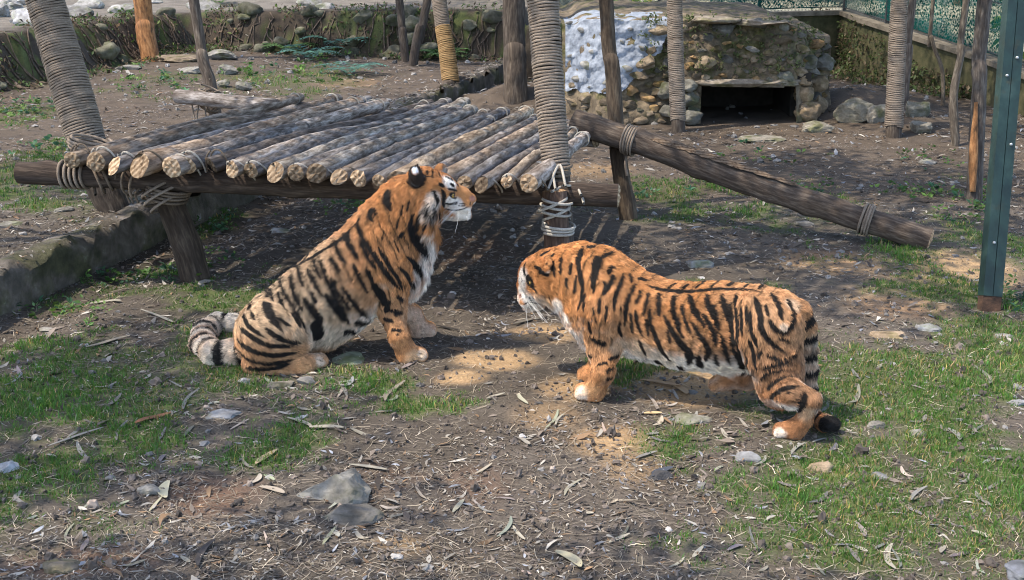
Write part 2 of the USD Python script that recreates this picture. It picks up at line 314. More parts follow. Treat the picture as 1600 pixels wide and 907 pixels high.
mesh("ground", (np.stack([gx, gy, gz], -1).reshape(-1, 3), np.stack([ii * nc + jj, ii * nc + jj + 1, (ii + 1) * nc + jj + 1, (ii + 1) * nc + jj], -1).reshape(-1, 4)), "soil", prim={"tint": soil.reshape(-1, 3)}, kind="structure")
# ------------------------------------------------------------------ materials of built things
noisy("concrete", [(.2, (.055, .055, .045)), (.45, (.13, .125, .11)), (.6, (.22, .22, .22)), (.85, (.34, .35, .37))], scale=3.5, detail=8, bump=.5, bscale=30, dist=.012, ramp2=([(.42, (1, 1, 1)), (.6, (.45, .42, .33))], "multiply", .8), scale2=1.3)
noisy("kerb_concrete", [(.3, (.035, .034, .026)), (.48, (.085, .074, .06)), (.62, (.14, .12, .10)), (.78, (.34, .35, .38))], scale=5, detail=8, bump=.9, bscale=30, dist=.02, ramp2=([(.5, (1, 1, 1)), (.62, (.45, .55, .25))], "multiply", .8), scale2=2.2)
noisy("mossy_render", [(.3, (.030, .034, .014)), (.5, (.062, .060, .028)), (.68, (.11, .095, .05)), (.8, (.20, .17, .12))], scale=4.5, detail=9, bump=.5, bscale=45, dist=.015, ramp2=([(.62, (1, 1, 1)), (.75, (2.2, 1.1, .7))], "multiply", 1.0), scale2=.9)
noisy("coping", [(.3, (.07, .06, .045)), (.7, (.20, .17, .13))], scale=6, bump=.4)
noisy("stone", [(.25, (.085, .078, .066)), (.5, (.20, .185, .16)), (.75, (.36, .34, .31))], scale=9, detail=8, bump=.6, bscale=45, dist=.012, ramp2=([(.5, (1, 1, 1)), (.65, (.55, .62, .32))], "multiply", .8), scale2=4.0, tint=True)
noisy("plaster", [(.25, (.10, .115, .14)), (.48, (.23, .26, .31)), (.75, (.37, .40, .46))], scale=9, detail=8, bump=.5, bscale=35, dist=.02)
noisy("rubble_earth", [(.3, (.055, .045, .033)), (.5, (.14, .11, .075)), (.7, (.26, .20, .13))], scale=7, detail=8, bump=.8, bscale=30, dist=.03, ramp2=([(.5, (1, 1, 1)), (.62, (.5, .65, .3))], "multiply", .8), scale2=2.5)
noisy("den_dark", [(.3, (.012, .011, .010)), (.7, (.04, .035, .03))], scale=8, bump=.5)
noisy("bark_dark", [(.25, (.018, .014, .011)), (.5, (.060, .047, .038)), (.78, (.16, .135, .11))], scale=34, detail=8, bump=1.0, bscale=70, dist=.016, space="rest", stretch=(1, 1, .16), ramp2=([(.5, (1, 1, 1)), (.7, (1.5, 1.45, 1.3))], "multiply", .8), scale2=5.0, tint=True)
noisy("bark_pole", [(.25, (.045, .038, .032)), (.42, (.17, .15, .13)), (.56, (.36, .34, .318)), (.75, (.60, .58, .555))], scale=42, detail=9, bump=.8, bscale=90, dist=.010, space="rest", stretch=(1, 1, .16), ramp2=([(.40, (1.25, 1.22, 1.2)), (.5, (.85, .8, .75)), (.62, (.45, .38, .33))], "multiply", .9), scale2=11.0, tint=True)
noisy("bark_orange", [(.3, (.055, .035, .02)), (.5, (.25, .115, .045)), (.75, (.46, .25, .11))], scale=22, detail=8, bump=.8, bscale=60, dist=.01, space="rest", stretch=(1, 1, .3))
look("end_wood", {"t": ("attribute", {"attribute": "rest"}), "w": ("wave_texture", {"wave_type": "rings", "rings_direction": "z", "scale": 9.0, "distortion": 9.0, "detail": 3.0}), "r": ("rgb_ramp", {"ramp": [(.1, (.26, .19, .125)), (.6, (.38, .29, .20)), (1, (.50, .40, .29))]}),
     "n": ("noise_texture", {"scale": 35.0, "detail": 6.0}), "rn": ("rgb_ramp", {"ramp": [(.32, (.25, .2, .16)), (.52, (1, 1, 1))]}), "x": ("mix", {"mix_type": "multiply", "fac": .9}), "tt": ("attribute", {"attribute": "tint"}), "x2": ("mix", {"mix_type": "multiply", "fac": 1.0}), "b": ("bump", {"strength": .7, "distance": .006}),
     "p": ("principled_bsdf", {"roughness": .85, "specular_ior_level": .2})},
     [("t.vector", "w.vector"), ("t.vector", "n.vector"), ("w.fac", "r.fac"), ("n.fac", "rn.fac"), ("r.color", "x.color1"), ("rn.color", "x.color2"), ("x.color", "x2.color1"), ("tt.color", "x2.color2"), ("x2.color", "p.base_color"), ("n.fac", "b.height"), ("b.normal", "p.normal")])
def rope_look(name, c0, c1):
    look(name, {"t": ("attribute", {"attribute": "rest"}), "g": ("geometry", {}), "mm": ("mapping", {"scale": (1, 1, 1.2)}), "n": ("noise_texture", {"scale": 1.6, "detail": 6.0, "roughness": .75}), "r": ("rgb_ramp", {"ramp": [(.3, tuple(.7 * q for q in c0)), (.7, c1)]}), "w": ("noise_texture", {"scale": 160.0, "detail": 3.0}), "b": ("bump", {"strength": .9, "distance": .006}), "wr": ("rgb_ramp", {"ramp": [(.3, (.55, .53, .5)), (.6, (1.15, 1.15, 1.15))]}),
         "x": ("mix", {"mix_type": "multiply", "fac": .9}), "p": ("principled_bsdf", {"roughness": .9, "specular_ior_level": .15})},
         [("t.vector", "mm.vector"), ("mm.vector", "n.vector"), ("g.position", "w.vector"), ("n.fac", "r.fac"), ("w.fac", "b.height"), ("w.fac", "wr.fac"), ("b.normal", "p.normal"), ("r.color", "x.color1"), ("wr.color", "x.color2"), ("x.color", "p.base_color")])
rope_look("rope_grey", (.16, .122, .092), (.37, .305, .245)); rope_look("rope_gold", (.26, .15, .06), (.50, .33, .16)); rope_look("rope_pale", (.33, .30, .26), (.58, .54, .47)); rope_look("rope_brown", (.10, .075, .055), (.26, .205, .155))
noisy("green_paint", [(.3, (.004, .012, .010)), (.55, (.010, .030, .025)), (.75, (.030, .058, .050))], scale=5, detail=7, rough=.45, bump=.3, bscale=20, ramp2=([(.60, (1, 1, 1)), (.70, (2.2, .9, .5))], "multiply", .8), scale2=6, spec=.5)
noisy("rust", [(.3, (.03, .02, .015)), (.7, (.10, .055, .035))], scale=15, bump=.5)
look("netting", {"g": ("geometry", {}), "n": ("noise_texture", {"scale": 1.4, "detail": 5.0}), "r": ("rgb_ramp", {"ramp": [(.35, (.003, .030, .025)), (.65, (.009, .080, .066))]}), "d": ("diffuse_bsdf", {}), "tr": ("translucent_bsdf", {}), "m": ("mix_closure", {"fac": .4}), "tp": ("transparent_bsdf", {}), "wv": ("noise_texture", {"scale": 26.0, "detail": 4.0}), "wr": ("rgb_ramp", {"ramp": [(.42, (0, 0, 0)), (.60, (.75, .75, .75))]}), "m2": ("mix_closure", {})},
     [("g.position", "n.vector"), ("n.fac", "r.fac"), ("r.color", "d.color"), ("r.color", "tr.color"), ("d.BSDF", "m.closure1"), ("tr.BSDF", "m.closure2"), ("g.position", "wv.vector"), ("wv.fac", "wr.fac"), ("wr.color", "m2.fac"), ("m.closure", "m2.closure1"), ("tp.BSDF", "m2.closure2")], surface="m2.closure")
look("wire", {"p": ("principled_bsdf", {"base_color": (.16, .17, .17), "metallic": .6, "roughness": .5})}, [])
look("steel_dark", {"p": ("principled_bsdf", {"base_color": (.03, .033, .035), "roughness": .6})}, [])
def leafy(name, trans=.35):
    look(name, {"t": ("attribute", {"attribute": "tint"}), "d": ("principled_bsdf", {"roughness": .55, "specular_ior_level": .3}), "tr": ("translucent_bsdf", {}), "m": ("mix_closure", {"fac": trans})},
         [("t.color", "d.base_color"), ("t.color", "tr.color"), ("d.BSDF", "m.closure1"), ("tr.BSDF", "m.closure2")], surface="m.closure")

leafy("leaf"); leafy("grass_blade", .3); leafy("dry_leaf", .2)

# ------------------------------------------------------------------ low concrete kerb wall between the yard and the upper terrace
def kerb():
    t = thing("kerb_wall", "low grey concrete kerb wall running back under the log platform, edge of the raised terrace", "kerb wall", (*K0[:2], 0))
    n = 260; s = np.linspace(0, 24.5, n); c = K0[:2] + s[:, None] * KD; p3 = np.stack([c[:, 0], c[:, 1], 0 * s], -1)
    prof = [(-.02, -.3), (-.03, .10), (-.015, .30), (.02, .335), (.16, .34), (.28, .34), (.36, .31), (.37, -.2)]
    V = []
    for k, (o, z) in enumerate(prof):
        w = .06 * (fbm(p3 * 3 + k, 4, 60 + k) - .5) * 2 * (3 if k in (2, 3) else 1)
        q = c - KN * 0 + (o * 1.0 + w * .6)[:, None] * KN if np.ndim(w) else c
        V.append(np.stack([q[:, 0], q[:, 1], z + w * (z > .2)], -1))
    V = np.stack(V, 1); m = len(prof); i, j = np.meshgrid(np.arange(n - 1), np.arange(m - 1), indexing="ij")
    f = np.stack([i * m + j, i * m + j + 1, (i + 1) * m + j + 1, (i + 1) * m + j], -1).reshape(-1, 4)
    mesh("wall_body", (V.reshape(-1, 3), f), "kerb_concrete", t)
kerb()

# ------------------------------------------------------------------ rendered retaining wall behind the den, with its coping and the fence on it
WP = [np.array([2.6, 26.05]), BANK[7], BANK[8], BANK[9], BANK[10]]; WH = [1.12, 1.12, 1.10, .72, .36]
def retaining():
    t = thing("retaining_wall", "mossy dark rendered retaining wall with sloping coping behind the stone den", "wall", (*WP[1], 0))
    for k, (nm, mat, off, th, z0, z1) in enumerate((("wall_face", "mossy_render", -.04, .22, -.3, 0.0), ("coping", "coping", -.09, .32, 0.0, .09))):
        V = []
        for i in range(len(WP)):
            d0 = unit(WP[i] - WP[i - 1]) if i else unit(WP[1] - WP[0]); d1 = unit(WP[i + 1] - WP[i]) if i < len(WP) - 1 else d0
            d = unit(d0 + d1); nn = np.array([-d[1], d[0]]); sc = 1 / max(.5, abs(d @ d0))
            a, b = WP[i] + nn * off * sc, WP[i] + nn * (off + th) * sc
            zb, zt = (z0, WH[i]) if nm == "wall_face" else (WH[i] + .002, WH[i] + z1)
            V += [[*a, zb], [*a, zt], [*b, zt], [*b, zb]]
        f = []
        for i in range(len(WP) - 1):
            for a, b in ((0, 1), (1, 2), (2, 3), (3, 0)): f.append([i * 4 + a, i * 4 + b, i * 4 + 4 + b, i * 4 + 4 + a][::-1])
        f += [[0, 1, 2, 3], [len(V) - 4 + q for q in (3, 2, 1, 0)]]
        mesh(nm, (np.array(V), np.array(f)), mat, t, smooth=False)
retaining()
FP = [np.array([.55, 26.3]), np.array([2.6, 26.2]), BANK[7] + [0, .1], BANK[8] + [.1, .1], BANK[9] + [.12, .05], BANK[10] + [.12, 0]]; FH = [1.22, 1.22, 1.22, 1.2, .82, .46]
def fence():
    t = thing("wire_fence", "chain link fence with dark posts and green shade netting above the mossy wall", "fence", (*FP[1], 1.2))
    L = np.concatenate([[0], np.cumsum([np.linalg.norm(b - a) for a, b in zip(FP[:-1], FP[1:])])])
    pos = lambda s: np.stack([np.interp(s, L, [p[0] for p in FP]), np.interp(s, L, [p[1] for p in FP]), np.interp(s, L, FH)], -1)
    for s in np.arange(0.1, L[-1], 2.35):
        p = pos(s); b = trimesh.creation.box((.07, .07, 2.2)); b.apply_translation(p + [0, .05, 1.1]); mesh("post", b, "steel_dark", t, smooth=False)
    wires = []
    for z in (.06, .9, 1.9):
        q = pos(np.linspace(0, L[-1], 40)) + [0, 0, z]; v, f, _ = ring_tube(q, .012, 5); mesh("rail", (v, f), "steel_dark", t)
    H, pit = 1.9, .085
    for s0 in np.arange(-H, 9.5, pit):
        for sg in (1, -1):
            a = np.linspace(max(0, s0), min(9.5, s0 + H), 2) if s0 + H > 0 else None
            if a is None or a[1] <= a[0]: continue
            z = (a - s0) if sg > 0 else H - (a - s0)
            v, f, _ = ring_tube(pos(a) + np.stack([0 * z, 0 * z, z], -1), .0035, 3); wires.append((v, f))
    mesh("chain_link", join(wires), "wire", t, kind="stuff")
    s = np.linspace(3.6, 13.6, 220); z = np.linspace(.06, 1.85, 24); S, Z = np.meshgrid(s, z, indexing="ij"); p = pos(S.ravel())
    tip = 1.0 - sstep(S.ravel(), 9.6, 11.5) * .45
    p = p + np.stack([0 * S.ravel(), -.06 + .05 * (fbm(np.stack([S.ravel() * 1.2, Z.ravel() * 1.5, 0 * Z.ravel()], -1), 3, 9) - .5) * 3, Z.ravel() * tip], -1)
    i, j = np.meshgrid(np.arange(219), np.arange(23), indexing="ij"); f = np.stack([i * 24 + j, (i + 1) * 24 + j, (i + 1) * 24 + j + 1, i * 24 + j + 1], -1).reshape(-1, 4)
    mesh("shade_net", (p, f), "netting", t)
fence()

# ------------------------------------------------------------------ stone den
def den():
    t = thing("stone_den", "rubble stone animal den with dark low opening and pale cement on its left part", "den", (3.0, DEN_Y, 0))
    X0, X1, H = DEN_X0, DEN_X1, 1.54
    ox0, ox1, oz0, oz1 = 2.93, 4.42, -.1, .56
    def front(X, Z):
        e = sstep(X, X0 - .1, X0 + .7) * sstep(X1 + .05 - X, 0, .8)
        return DEN_Y + .10 + .26 * Z + (1 - e) * .9 + .12 * (fbm(np.stack([X * 2, Z * 2, 0 * X], -1), 3, 14) - .5) * 2
    def top(X): return H - .32 * sstep(X, 4.0, X1) - .10 * sstep(-X, -1.2, -X0) + .05 * (fbm(np.stack([X * 2, 0 * X, 0 * X], -1), 3, 70) - .5) * 2
    def sheet(xs, us, hole, amp, freq, seed):
        X, Uu = np.meshgrid(xs, us, indexing="ij"); T = top(X)
        Z = np.where(Uu < 1, -.15 + (T + .15) * Uu, T); back = np.clip(Uu - 1, 0, None) * 3.6
        Y = front(X, Z) + back + .0
        p = np.stack([X, Y, Z + .12 * np.clip(Uu - 1, 0, 1)], -1)
        n = fbm(p * freq, 4, seed) - .5
        p[..., 1] -= amp * n * 2 * (Uu < 1.02); p[..., 2] += amp * n * (Uu > .9)
        a, b = X.shape; i, j = np.meshgrid(np.arange(a - 1), np.arange(b - 1), indexing="ij")
        f = np.stack([i * b + j, (i + 1) * b + j, (i + 1) * b + j + 1, i * b + j + 1], -1).reshape(-1, 4)
        if hole:
            c = p.reshape(-1, 3)[f].mean(1); f = f[~((c[:, 0] > ox0) & (c[:, 0] < ox1) & (c[:, 2] < oz1) & (np.repeat((us[:-1] < .95)[None], a - 1, 0).ravel()))]
        return p.reshape(-1, 3), f
    us = np.concatenate([np.linspace(0, 1, 70), np.linspace(1.03, 1.9, 24)])
    mesh("rubble_mound", sheet(np.linspace(X0 - .05, X1 + .1, 150), us, True, .07, 5.0, 15), "rubble_earth", t)
    # the cement skin with humps where stones show through
    xs = np.linspace(X0, 2.75, 170); us2 = np.concatenate([np.linspace(.18, 1.0, 130), np.linspace(1.01, 1.35, 16)])
    p, f = sheet(xs, us2, False, .055, 7.0, 16); P = p.reshape(len(xs), len(us2), 3)
    rng = np.random.default_rng(3)
    hum = np.zeros(P.shape[:2]); pts = []
    for _ in range(400):
        c = np.array([rng.uniform(X0 + .05, 2.6), rng.uniform(.35, 1.5)])
        if all(np.linalg.norm(c - q[:2]) > .20 for q in pts) and len(pts) < 46: pts.append((*c, rng.uniform(.035, .115)))
    for x, z, r in pts:
        e = ((P[..., 0] - x) / (r * 1.25)) ** 2 + ((P[..., 2] - z) / (r * .8)) ** 2
        hum = np.maximum(hum, np.exp(-e ** 1.5) * r * .9) 
    P[..., 1] -= .03 + hum
    edge = .55 + .55 * sstep(P[..., 0], 1.55, 2.45) + .12 * (fbm(P * [6, 0, 6], 3, 44) - .5) * 2   # ragged lower edge rising to the right
    c = P.reshape(-1, 3)[f].mean(1); keep = c[:, 2] > np.interp(c[:, 0], np.linspace(X0, 2.75, 50), .42 + .75 * sstep(np.linspace(X0, 2.75, 50), 1.5, 2.5)) + .16 * (fbm(c * [7, 0, 7], 3, 44) - .5)
    rightedge = c[:, 0] < 2.30 + .35 * (c[:, 2] - 1.1) + .2 * (fbm(c * [5, 0, 5] + 9, 3, 45) - .5)
    mesh("cement_skin", (P.reshape(-1, 3), f[keep & rightedge]), "plaster", t)
    n = 0
    for x, z, r in pts:
        if z < .50 + .75 * float(sstep(x, 1.5, 2.5)) or x > 2.2 or n >= 30: continue
        v, ff = rock(200 + n, (r * 1.15, r * .55, r * .62), 2, .4)
        mesh("stone", (rot(v, [0, 1, 0], rng.uniform(-.5, .5)) + [x, float(front(np.array(x), np.array(z))) - .035 - r * .75, z - r * .15], ff), "stone", t, prim={"tint": np.tile([1.15, 1.18, 1.22], (len(v), 1)) * rng.uniform(.7, 1.25)}); n += 1
    # rubble: stones bedded in earth
    pts = []
    for _ in range(6000):
        c = np.array([rng.uniform(X0 + .1, X1 + .02), rng.uniform(.0, 1.6)]); big = rng.random() < .4
        r = rng.uniform(.14, .24) if big else rng.uniform(.07, .13)
        if c[0] < 2.25 and c[1] > .50 + .7 * float(sstep(c[0], 1.4, 2.4)): continue
        if ox0 - .05 - r * .6 < c[0] < ox1 + .03 + r * .6 and c[1] < oz1 + .10: continue
        if c[1] > float(top(np.array(c[0]))) - .02: continue
        if all(np.linalg.norm((c - q[:2]) * [1, 1.35]) > (r + q[2]) * .80 for q in pts): pts.append((*c, r))
        if len(pts) >= 190: break
    for k, (x, z, r) in enumerate(pts):
        v, ff = rock(400 + k, (r * rng.uniform(.95, 1.35), r * .8, r * rng.uniform(.40, .90)), 2, .6, cuts=16)
        warm = rng.random(); tint = np.array([1.1, .92, .72]) if warm < .5 else (np.array([.8, .82, .82]) if warm < .8 else np.array([1.6, 1.1, .62]))
        mesh("stone", (rot(v, [0, 1, 0], rng.uniform(-.4, .4)) + [x, float(front(np.array(x), np.array(z))) + r * rng.uniform(-.05, .25), z], ff), "stone", t, prim={"tint": np.tile(tint * rng.uniform(.45, .95), (len(v), 1))}, smooth=False)
    for k, (x, z, r) in enumerate(((4.64, .14, .21), (4.60, .42, .17), (4.90, .20, .22), (4.88, .52, .19), (4.57, .64, .13), (2.77, .12, .17), (2.74, .37, .16), (2.72, .58, .13), (2.46, .20, .17), (2.42, .50, .18), (5.02, .82, .2), (4.7, .86, .17))):   # the piers beside the opening
        v, ff = rock(860 + k, (r * 1.1, r * 1.0, r * .80), 3, .5, cuts=12); v = v + [x, float(front(np.array(x), np.array(z))) - .06, z]
        mesh("stone", (v, ff), "stone", t, prim={"tint": np.tile(np.array([1.25, 1.0, .72] if k < 5 else [.7, .72, .7]) * rng.uniform(.7, 1.0), (len(v), 1))})
    for k, (x0, x1, z, h, d) in enumerate(((2.84, 4.52, .62, .075, .24), (2.70, 3.55, 1.56, .06, .34), (3.40, 4.30, 1.52, .06, .34))):      # lintel and roof slabs
        v, ff = rock(900 + k, ((x1 - x0) / 1.9, d, h), 3, .22, cuts=6)
        mesh("slab", (v + [(x0 + x1) / 2, float(front(np.array((x0 + x1) / 2), np.array(z))) + .02, z], ff), "stone", t, prim={"tint": np.tile([1.1, 1.0, .9], (len(v), 1))})
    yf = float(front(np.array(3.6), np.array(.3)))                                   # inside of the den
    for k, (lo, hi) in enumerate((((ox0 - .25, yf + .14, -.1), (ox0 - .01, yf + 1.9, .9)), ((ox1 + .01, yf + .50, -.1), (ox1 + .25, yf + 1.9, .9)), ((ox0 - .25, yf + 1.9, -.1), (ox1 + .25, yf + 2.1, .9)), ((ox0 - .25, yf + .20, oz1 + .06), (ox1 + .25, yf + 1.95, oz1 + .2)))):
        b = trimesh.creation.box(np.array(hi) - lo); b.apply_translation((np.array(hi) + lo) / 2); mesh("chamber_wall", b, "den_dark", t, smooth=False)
    rg = np.random.default_rng(12); q = []                                            # weeds and moss growing on the rubble
    for _ in range(200):
        x = rg.uniform(2.0, X1); z = rg.uniform(.75, 1.6); tz = float(top(np.array(x))); z = min(z, tz)
        q.append([x, float(front(np.array(x), np.array(z))) - rg.uniform(.0, .09), z + rg.uniform(0, .06)])
    q = np.array(q); m = 7; P = np.repeat(q, m, 0) + rg.normal(0, .025, (len(q) * m, 3)); Dr = rg.normal(0, .6, P.shape) + [0, -.5, .35]; S = rg.uniform(.03, .09, len(P))
    r = unit(np.cross(Dr, rg.normal(size=P.shape))); Dn = unit(Dr); L = S[:, None]; v = np.stack([P, P + Dn * L * .45 + r * L * .2, P + Dn * L, P + Dn * L * .45 - r * L * .2], 1).reshape(-1, 3)
    mesh("weed_leaves", (v, np.arange(len(v)).reshape(-1, 4)), "leaf", t, smooth=False, prim={"tint": np.repeat(np.array([.085, .105, .04]) * np.exp(rg.normal(0, .4, (len(P), 1))), 4, 0)}, kind="stuff")
    return front, top
den_front, den_top = den()

# ------------------------------------------------------------------ trunks and posts
CROWNS = []
def trunk(name, label, cat, pix, width, base_z=0.0, top_ext=700, mat="bark_dark", rope=None, seed=0, group=None, crown=True, tint=(1, 1, 1), part="trunk", depth=None, roots=False, pitch=.026):
    """An upright stem measured as (px, py) from top to bottom at the depth of its foot; it goes on above the frame."""
    foot = GL(*pix[-1]) if depth is None else at(*pix[-1], depth)
    dp = depth_of(foot); pts = [at(x, y, dp) for x, y in pix]
    lean = unit(pts[0] - pts[1]); lean = unit(lean * [1, .3, 1] + [0, 0, .4])
    tp = pts[0] + lean * (top_ext * dp / FPX)
    pts = [tp] + pts + [pts[-1] + (pts[-1] - pts[-2]) * 0 - [0, 0, .25]]
    # keep the stem in an upright plane: same ground distance all the way up
    w = np.array(width, float) * dp / FPX / 2; w = np.interp(np.linspace(0, 1, 12), np.linspace(0, 1, len(w)), w); w = np.concatenate([[w[0] * .7], w])
    t = thing(name, label, cat, (foot[0], foot[1], foot[2]), group)
    L = np.linalg.norm(pts[0] - pts[-1])
    v, f, rest = tube(pts[::-1], w[::-1], 16, int(L / .06), .10 if not rope else .04, 7.0, seed, True, 0 if rope else 6)
    mesh(part, (v, f), mat, t, prim={"rest": rest, "tint": np.tile(tint, (len(v), 1))})
    if rope:
        y0, y1, rmat = rope
        P = np.array(pts[:-1]); yy = np.concatenate([[-top_ext], [q[1] for q in pix]])
        xs = lambda y: np.array([np.interp(y, yy, P[:, c]) for c in range(3)])
        span = [xs(y) for y in np.linspace(y1, y0, 14)]
        rr = [np.interp(np.interp(y, yy, np.linspace(0, 1, len(yy))), np.linspace(0, 1, len(w)), w) for y in np.linspace(y1, y0, 14)]
        v, f, rest = helix(span, np.array(rr) + .004, pitch, pitch * .52, seed, per=14, sides=5)
        mesh("rope_wrap", (v, f), rmat, t, prim={"rest": rest})
    if crown: CROWNS.append((t, pts, seed, dp))
    return t, pts, dp
trunk("rope_wrapped_trunk", "leaning thick trunk wrapped in grey rope at the left end of the log platform", "tree trunk", [(70, 0), (103, 110), (135, 222), (168, 305), (181, 334)], [52, 56, 58, 48, 42], rope=(-620, 224, "rope_grey"), seed=11, depth=12.5, tint=(.8, .8, .8))
trunk("tree", "tree with orange brown bark standing against the dark soil bank", "tree", [(222, 0), (226, 45), (237, 98)], [28, 28, 31], mat="bark_orange", seed=12, depth=depth_of(G(237, 98, .42)) * 1.0)
trunk("tree", "slim grey tree lashed to the rear left end of the platform log", "tree", [(303, 0), (316, 90), (328, 130), (338, 192)], [15, 18, 20, 22], seed=13, tint=(1.5, 1.5, 1.5), depth=17.4)
trunk("tree", "left one of two thin dark stems by the bank", "tree", [(624, 0), (629, 50), (633, 92)], [12, 13, 14], seed=14, depth=depth_of(G(633, 92, .4)))
trunk("tree", "right one of two thin dark stems by the bank, leaning right", "tree", [(668, 0), (655, 45), (646, 98)], [13, 14, 15], seed=15, depth=depth_of(G(646, 98, .4)))
trunk("rope_wrapped_trunk", "rope wrapped post with golden lower rope, beside the far end of the kerb wall", "tree trunk", [(686, 0), (695, 65), (704, 130)], [20, 22, 25], rope=(-600, 42, "rope_grey"), seed=16, depth=depth_of(G(704, 130, .33)))
trunk("tree", "thick dark brown trunk just left of the tall front rope wrapped post", "tree", [(803, 0), (804, 90), (806, 172)], [34, 36, 40], seed=17, tint=(1.1, 1.08, 1.05))
trunk("rope_wrapped_trunk", "tall thick rope wrapped post at the front right corner of the platform", "tree trunk", [(848, 0), (858, 135), (870, 272), (882, 465)], [45, 44, 40, 40], rope=(-640, 274, "rope_grey"), seed=18, depth=10.72)
trunk("tree", "slender dark trunk crossed by the leaning ramp log", "tree", [(947, 0), (957, 110), (966, 240), (982, 342)], [22, 24, 27, 34], seed=19, tint=(1.1, 1.0, .85))
trunk("rope_wrapped_trunk", "thin rope wrapped post in front of the den, left of its dark opening", "tree trunk", [(1054, 0), (1056, 90), (1060, 203)], [21, 22, 22], rope=(-560, 190, "rope_grey"), seed=20, depth=19.1)
trunk("rope_wrapped_trunk", "rope wrapped post among boulders right of the den", "tree trunk", [(1405, 0), (1401, 100), (1396, 214)], [22, 24, 26], rope=(-560, 200, "rope_grey"), seed=21)
trunk("tree", "thin mottled tree right behind the rope wrapped post near the mossy wall", "tree", [(1426, 0), (1420, 80), (1412, 162)], [12, 12, 13], seed=22, tint=(1.8, 1.8, 1.8))
trunk("tree", "very thin sapling against the mossy wall", "tree", [(1458, 0), (1456, 60), (1472, 110), (1473, 165)], [6, 6, 6, 6], seed=23, tint=(2, 2, 1.8))
trunk("tree", "twisted thin grey tree between the rope post and the peeled tree", "tree", [(1510, 0), (1502, 80), (1490, 150), (1493, 228)], [10, 11, 14, 9], seed=24, tint=(1.5, 1.55, 1.5))
trunk("tree", "peeling tree with a bare reddish strip, just left of the green post", "tree", [(1539, 0), (1531, 120), (1526, 220), (1522, 318)], [22, 22, 24, 26], seed=25, tint=(1.25, 1.3, 1.35))
def golden_and_strip():
    foot = G(704, 130, .33); dp = depth_of(foot)
    v, f, rest = helix([at(704, 128, dp), at(699, 85, dp), at(692, 42, dp)], [13 * dp / FPX, 12.2 * dp / FPX, 11.5 * dp / FPX], .03, .016, 5, per=14, sides=5)
    p = stage.GetPrimAtPath("/World/rope_wrapped_trunk_001"); mesh("lower_rope_wrap", (v, f), "rope_gold", p, prim={"rest": rest}, label="golden lower rope wrap")
    foot = GL(1522, 318); dp = depth_of(foot)
    pp = [at(1520, 300, dp - .09), at(1521, 240, dp - .09), at(1525, 160, dp - .09)]; v, f, rest = tube(pp, [.035, .055, .02], 8, 20, .2, 9, 3)
    mesh("bare_strip", (v, f), "bark_orange", stage.GetPrimAtPath("/World/tree_010") if stage.GetPrimAtPath("/World/tree_010") else None, prim={"rest": rest}, label="bare reddish strip of wood")
golden_and_strip()
def green_post():
    foot = GL(1545, 486); dp = depth_of(foot); a, b = foot, at(1586, 0, dp)
    d = unit(b - a); x = unit(np.cross([0, 1, 0], d)); y = np.cross(d, x); L = np.linalg.norm(b - a) + 2.6
    t = thing("green_post", "weathered dark green square fence post at the right edge", "post", foot)
    def bar(x0, x1, y0, y1, z0, z1):
        bx = trimesh.creation.box((x1 - x0, y1 - y0, z1 - z0)).subdivide(); v = bx.vertices + [(x0 + x1) / 2, (y0 + y1) / 2, (z0 + z1) / 2]
        return a + v @ np.stack([x, y, d]), bx.faces
    mesh("post_half", bar(-.078, -.003, -.06, .06, .12, L), "green_paint", t, smooth=False); mesh("post_half", bar(.003, .078, -.058, .06, .12, L), "green_paint", t, smooth=False)
    mesh("rusty_foot", bar(-.076, .076, -.055, .055, -.2, .12), "rust", t, smooth=False, label="rusty brown foot of the post")
    look("bolt_pale", {"p": ("principled_bsdf", {"base_color": (.5, .52, .52), "roughness": .4, "metallic": .5})}, [])
    for h, ox in ((.55, -.03), (1.35, .04), (2.05, .03), (1.9, -.04)):
        c = trimesh.creation.cylinder(.011, .02, sections=8); mesh("bolt", (a + (rot(c.vertices, [1, 0, 0], math.pi / 2) + [ox, -.064, h]) @ np.stack([x, y, d]), c.faces), "bolt_pale", t)
green_post()

